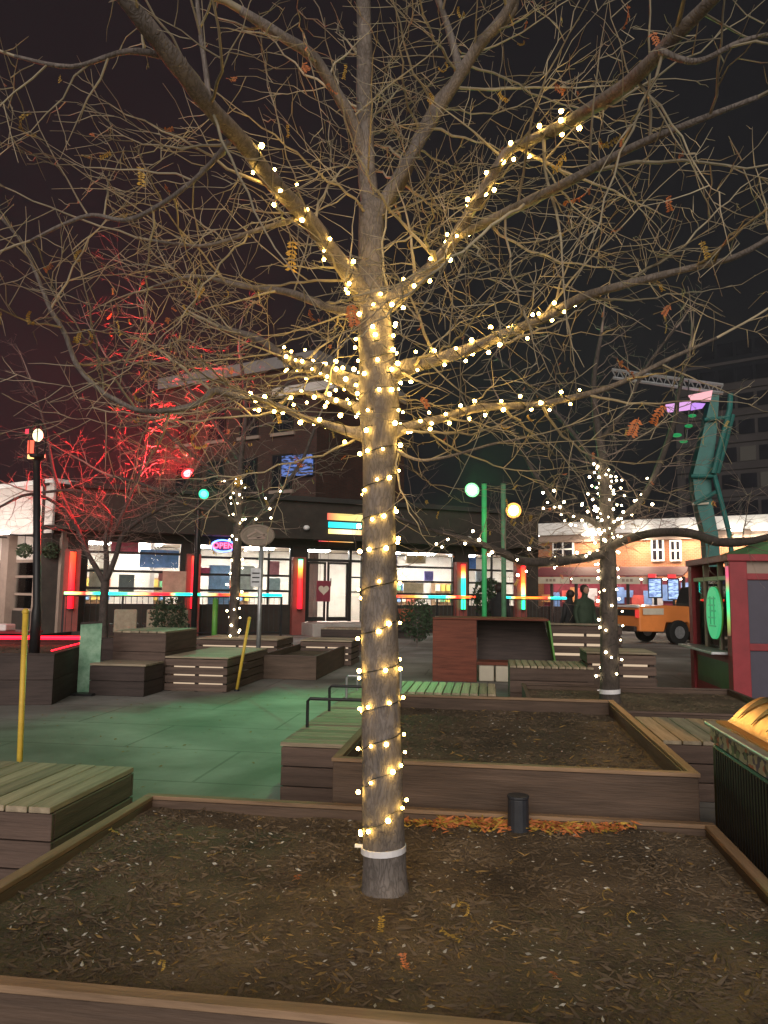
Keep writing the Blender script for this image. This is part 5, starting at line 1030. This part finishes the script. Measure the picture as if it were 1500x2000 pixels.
# right tree in its planter
def rlimbs(y0):
    return [limb_px(l, 4) for l in (
        [(1192, 1375, y0, 44), (1191, 1340, y0, 37), (1190, 1250, y0, 34), (1188, 1150, y0, 32), (1187, 1060, y0, 30), (1184, 990, y0, 25), (1178, 900, y0, 19), (1165, 820, y0, 14), (1160, 740, y0, 10), (1175, 650, y0, 7)],
        [(1188, 1070, y0, 18), (1235, 1050, y0-.3, 17), (1290, 1040, y0-.7, 17), (1350, 1042, y0-1.0, 18), (1400, 1058, y0-1.3, 18), (1460, 1058, y0-1.5, 15), (1530, 1040, y0-1.7, 11)],
        [(1187, 1080, y0, 18), (1140, 1090, y0-.4, 17), (1080, 1097, y0-.8, 18), (1020, 1096, y0-1.1, 17), (965, 1072, y0-1.4, 14), (900, 1050, y0-1.6, 11), (840, 1035, y0-1.8, 8), (780, 1012, y0-1.9, 6)],
        [(1187, 1040, y0, 14), (1215, 1010, y0+.1, 13), (1245, 985, y0+.2, 12), (1272, 945, y0+.2, 12), (1298, 880, y0+.2, 11), (1318, 820, y0+.1, 10), (1325, 770, y0, 8), (1345, 690, y0, 6)],
        [(1186, 1040, y0, 13), (1150, 1015, y0-.1, 11), (1105, 1000, y0-.2, 10), (1060, 950, y0-.3, 9), (1020, 880, y0-.3, 7), (985, 800, y0-.3, 5)],
        [(1180, 930, y0, 10), (1130, 860, y0+.2, 9), (1080, 800, y0+.4, 7), (1020, 740, y0+.5, 5), (960, 690, y0+.6, 4)],
        [(1172, 860, y0, 9), (1220, 800, y0-.2, 8), (1260, 720, y0-.3, 6), (1320, 640, y0-.4, 5)])]
RL = rlimbs(9.25)
kill2 = lambda q: q.z < 1.2 or q.y < 5.5
rtree_, rtw = tree('locust_tree', 'slim tree in the right planter, wrapped in white lights, with a long low dark limb', (RL[0][0][0].x, 9.25, .28), RL, 31, M['twigdark'], bark=M['barkdark'], per_m=6.5, len0=(.4, 1.2), dens=(0, 6, 7, 5), seg=.09, rmin=.0022, from_limb=0, kill=kill2, r0=.7, sides=(4, 3, 3))
ends = [t[0][-1] for t in rtw if t[2] >= 2]; rg.shuffle(ends)
for p in ends[:60]: add_leaf(rtree_, p, rg, None, 1.0)
tie('white band tied round the base of the slim tree on the right', gy(1191, 1350, 9.25), .118, .05)
BM2 = bulb_mesh('bulb', .0155, M['bulbfar'])
a, b = seg_idx(RL[0], 1320, 1080); c_, d_ = seg_idx(RL[0], 1080, 890)
wr = [helix(RL[0], a, b, .13, .012, .03, rg, .5), helix(RL[0], c_, d_, .085, .02, .02, rg, .6), helix(RL[0], c_, d_, .11, .06, .02, rg, .8), helix(RL[4], 0, pxidx(RL[4], 1060), .12, .03, .02, rg), helix(RL[3], 0, pxidx(RL[3], 1275), .2, .01, .02, rg), helix(RL[4], 0, pxidx(RL[4], 1105), .16, .012, .02, rg), helix(RL[2], 0, pxidx(RL[2], 830), .55, .01, .03, rg)]
string_lights('string_lights', 'bright string lights spiralling up the lower trunk of the slim right tree', (RL[0][0][0].x, 9.25, .6), wr[:1], BM2, .085, 'string lights on the trees', .004, 300, .03)
string_lights('string_lights', 'dense cluster of white string lights in the crown of the slim right tree', (RL[0][0][0].x, 9.25, 2.0), wr[1:], BM2, .115, 'string lights on the trees', .004, 300, .05)

# far left wrapped tree
def llimbs(y0):
    return [limb_px(l, 4) for l in (
        [(455, 1262, y0, 24), (456, 1220, y0, 19), (459, 1140, y0, 18), (463, 1060, y0, 17), (466, 980, y0, 14), (470, 900, y0, 11), (480, 800, y0, 8), (470, 700, y0, 6)],
        [(464, 1050, y0, 11), (495, 1020, y0, 10), (525, 985, y0, 9), (550, 955, y0, 8), (590, 900, y0, 7), (620, 820, y0, 5)],
        [(466, 970, y0, 10), (430, 930, y0, 9), (390, 900, y0, 8), (330, 850, y0, 7), (270, 790, y0, 5), (210, 700, y0, 4)],
        [(470, 900, y0, 8), (420, 830, y0, 7), (370, 760, y0, 6), (320, 680, y0, 4), (280, 600, y0, 3)],
        [(462, 1020, y0, 9), (420, 1000, y0-.6, 8), (360, 985, y0-1, 7), (290, 950, y0-1.2, 6), (220, 930, y0-1.4, 5)],
        [(474, 850, y0, 7), (530, 780, y0, 6), (590, 720, y0, 5), (640, 650, y0, 3)])]
LL = llimbs(15.9)
kill3 = lambda q: q.z < 1.9
ltree_, ltw = tree('locust_tree', 'far tree left of the trunk wrapped in white lights, crown lit red and green', (LL[0][0][0].x, 15.9, 0), LL, 41, M['twigdark'], bark=M['barkdark'], per_m=5, len0=(.8, 2.2), dens=(0, 3.2, 4, 4), seg=.16, rmin=.004, from_limb=0, kill=kill3, r0=1.2, sides=(4, 3, 3))
ends = [t[0][-1] for t in ltw if t[2] >= 2]; rg.shuffle(ends)
for p in ends[:60]: add_leaf(ltree_, p, rg, None, 1.5)
BM3 = bulb_mesh('bulb', .023, M['bulbfar'])
a, b = seg_idx(LL[0], 1245, 1050); c_, d_ = seg_idx(LL[0], 1050, 930)
wr = [helix(LL[0], a, b, .24, .02, .05, rg, .5), helix(LL[0], c_, d_, .2, .03, .04, rg, .6), helix(LL[1], 0, pxidx(LL[1], 555), .3, .02, .04, rg), helix(LL[2], 0, pxidx(LL[2], 430), .3, .02, .04, rg)]
string_lights('string_lights', 'small white string lights down the trunk of the far tree by the sign post', (LL[0][0][0].x, 15.9, .6), wr[:1], BM3, .15, 'string lights on the trees', .007, 300, .05)
string_lights('string_lights', 'small white string lights forking in the crown of the far left tree', (LL[0][0][0].x, 15.9, 2.5), wr[1:], BM3, .16, 'string lights on the trees', .007, 300, .08)

# small V-forked tree, red lit
def slimbs(y0):
    return [limb_px(l, 4) for l in (
        [(200, 1262, y0, 26), (201, 1220, y0, 17), (203, 1170, y0, 15), (206, 1135, y0, 16)],
        [(205, 1140, y0, 12), (185, 1105, y0, 10), (168, 1075, y0, 9), (150, 1030, y0, 8), (120, 990, y0-.3, 7), (60, 965, y0-.6, 6), (0, 990, y0-.8, 5)],
        [(206, 1138, y0, 12), (208, 1090, y0, 10), (206, 1050, y0, 9), (215, 1010, y0, 8), (190, 980, y0-.3, 7), (150, 958, y0-.5, 6), (80, 962, y0-.7, 5)],
        [(207, 1135, y0, 12), (225, 1090, y0, 10), (240, 1045, y0, 9), (275, 1015, y0-.2, 8), (310, 995, y0-.4, 7), (345, 970, y0-.6, 5), (380, 920, y0-.8, 4)],
        [(210, 1060, y0, 8), (250, 980, y0+.3, 7), (280, 900, y0+.5, 6), (290, 820, y0+.6, 4)],
        [(160, 1050, y0, 7), (110, 940, y0+.4, 6), (90, 840, y0+.6, 5), (60, 740, y0+.8, 4)])]
SL_ = slimbs(16.1)
stree_, stw = tree('young_tree', 'small V-forked tree with red-lit twigs before the leftmost window', (SL_[0][0][0].x, 16.1, .4), SL_, 51, M['twigdark'], per_m=6, len0=(.6, 1.7), dens=(0, 4, 4.5, 4), seg=.13, rmin=.0035, from_limb=1, kill=lambda q: q.z < 2.1, r0=1.1, sides=(4, 3, 3), bark=M['barkdark'])

# ------------------------------------------------------------------ fallen leaves on the bed (the larger ones)
rg = random.Random(15)
spots = [((745, 1825), 'bright yellow fallen leaf below the foreground trunk', 0), ((325, 1892), 'yellow fallen leaf near the front rim, left of the trunk', 2), ((410, 1668), 'ochre fallen leaf left of the trunk near the back of the bed', 0),
         ((1182, 1757), 'pale curled fallen leaf right of the trunk', 2), ((1230, 1800), 'long tan fallen leaf in the right half of the bed', 2), ((905, 1790), 'olive curled fallen leaf just right of the trunk', 2),
         ((905, 1840), 'yellow feathered fallen leaf below and right of the trunk', 0), ((245, 1630), 'small yellow fallen leaf near the left rim', 0), ((800, 1895), 'amber fallen leaf at the front of the bed below the trunk', 1),
         ((580, 1715), 'brownish fallen leaf left of the trunk tie', 1), ((1095, 1905), 'tan fallen leaf near the front rim on the right', 1), ((440, 1570), 'ochre fallen leaf against the back rim', 0)]
for (px, py), lab, k in spots:
    p = gz(px, py, .345); o = bpy.data.objects.new('fallen_leaf', LM[k]); C.objects.link(o); o.location = p+Vector((0, -.04, .012)); o.rotation_euler = (R(82)+rg.uniform(-.1, .1), 0, rg.uniform(0, 6.28)); f_ = rg.uniform(.5, .8); o.scale = (f_, f_, f_)
    o.location.z = hzn(p.x, p.y)+.02; tag(o, lab, 'leaf', 'larger fallen leaves on the foreground bed')

# ------------------------------------------------------------------ litter on the paving
lit = random.Random(6); mb = MB()
for k in range(420):
    x = lit.uniform(-5.5, -1.6) if lit.random() < .7 else lit.uniform(-4, 6); y = lit.uniform(4.2, 14)
    if -1.6 < x < 3.3 and y < 10.5: continue
    s_ = lit.uniform(.008, .03); an = lit.uniform(0, 6.28); a = Vector((math.cos(an), math.sin(an), .15))*s_; b = Vector((-math.sin(an), math.cos(an), .1))*s_*.45; c = Vector((x, y, .008))
    mb.quad(c-a, c-b, c+a, c+b)
mb.build('paving_litter', M['straw'], kind='stuff')

# ------------------------------------------------------------------ thin haze volume added to give the lamps a glow
hz_ = MB().box(-160, 160, -20, 170, -1, 60).build('haze', bpy.data.materials.new('haze'), kind='stuff')
hm = hz_.data.materials[0]; hm.use_nodes = True; hm.node_tree.nodes.clear()
ho = hm.node_tree.nodes.new('ShaderNodeOutputMaterial'); hv = hm.node_tree.nodes.new('ShaderNodeVolumePrincipled')
hv.inputs['Density'].default_value = .0004; hv.inputs['Color'].default_value = (.9, .9, .92, 1); hv.inputs['Anisotropy'].default_value = .3
hm.node_tree.links.new(hv.outputs[0], ho.inputs['Volume'])
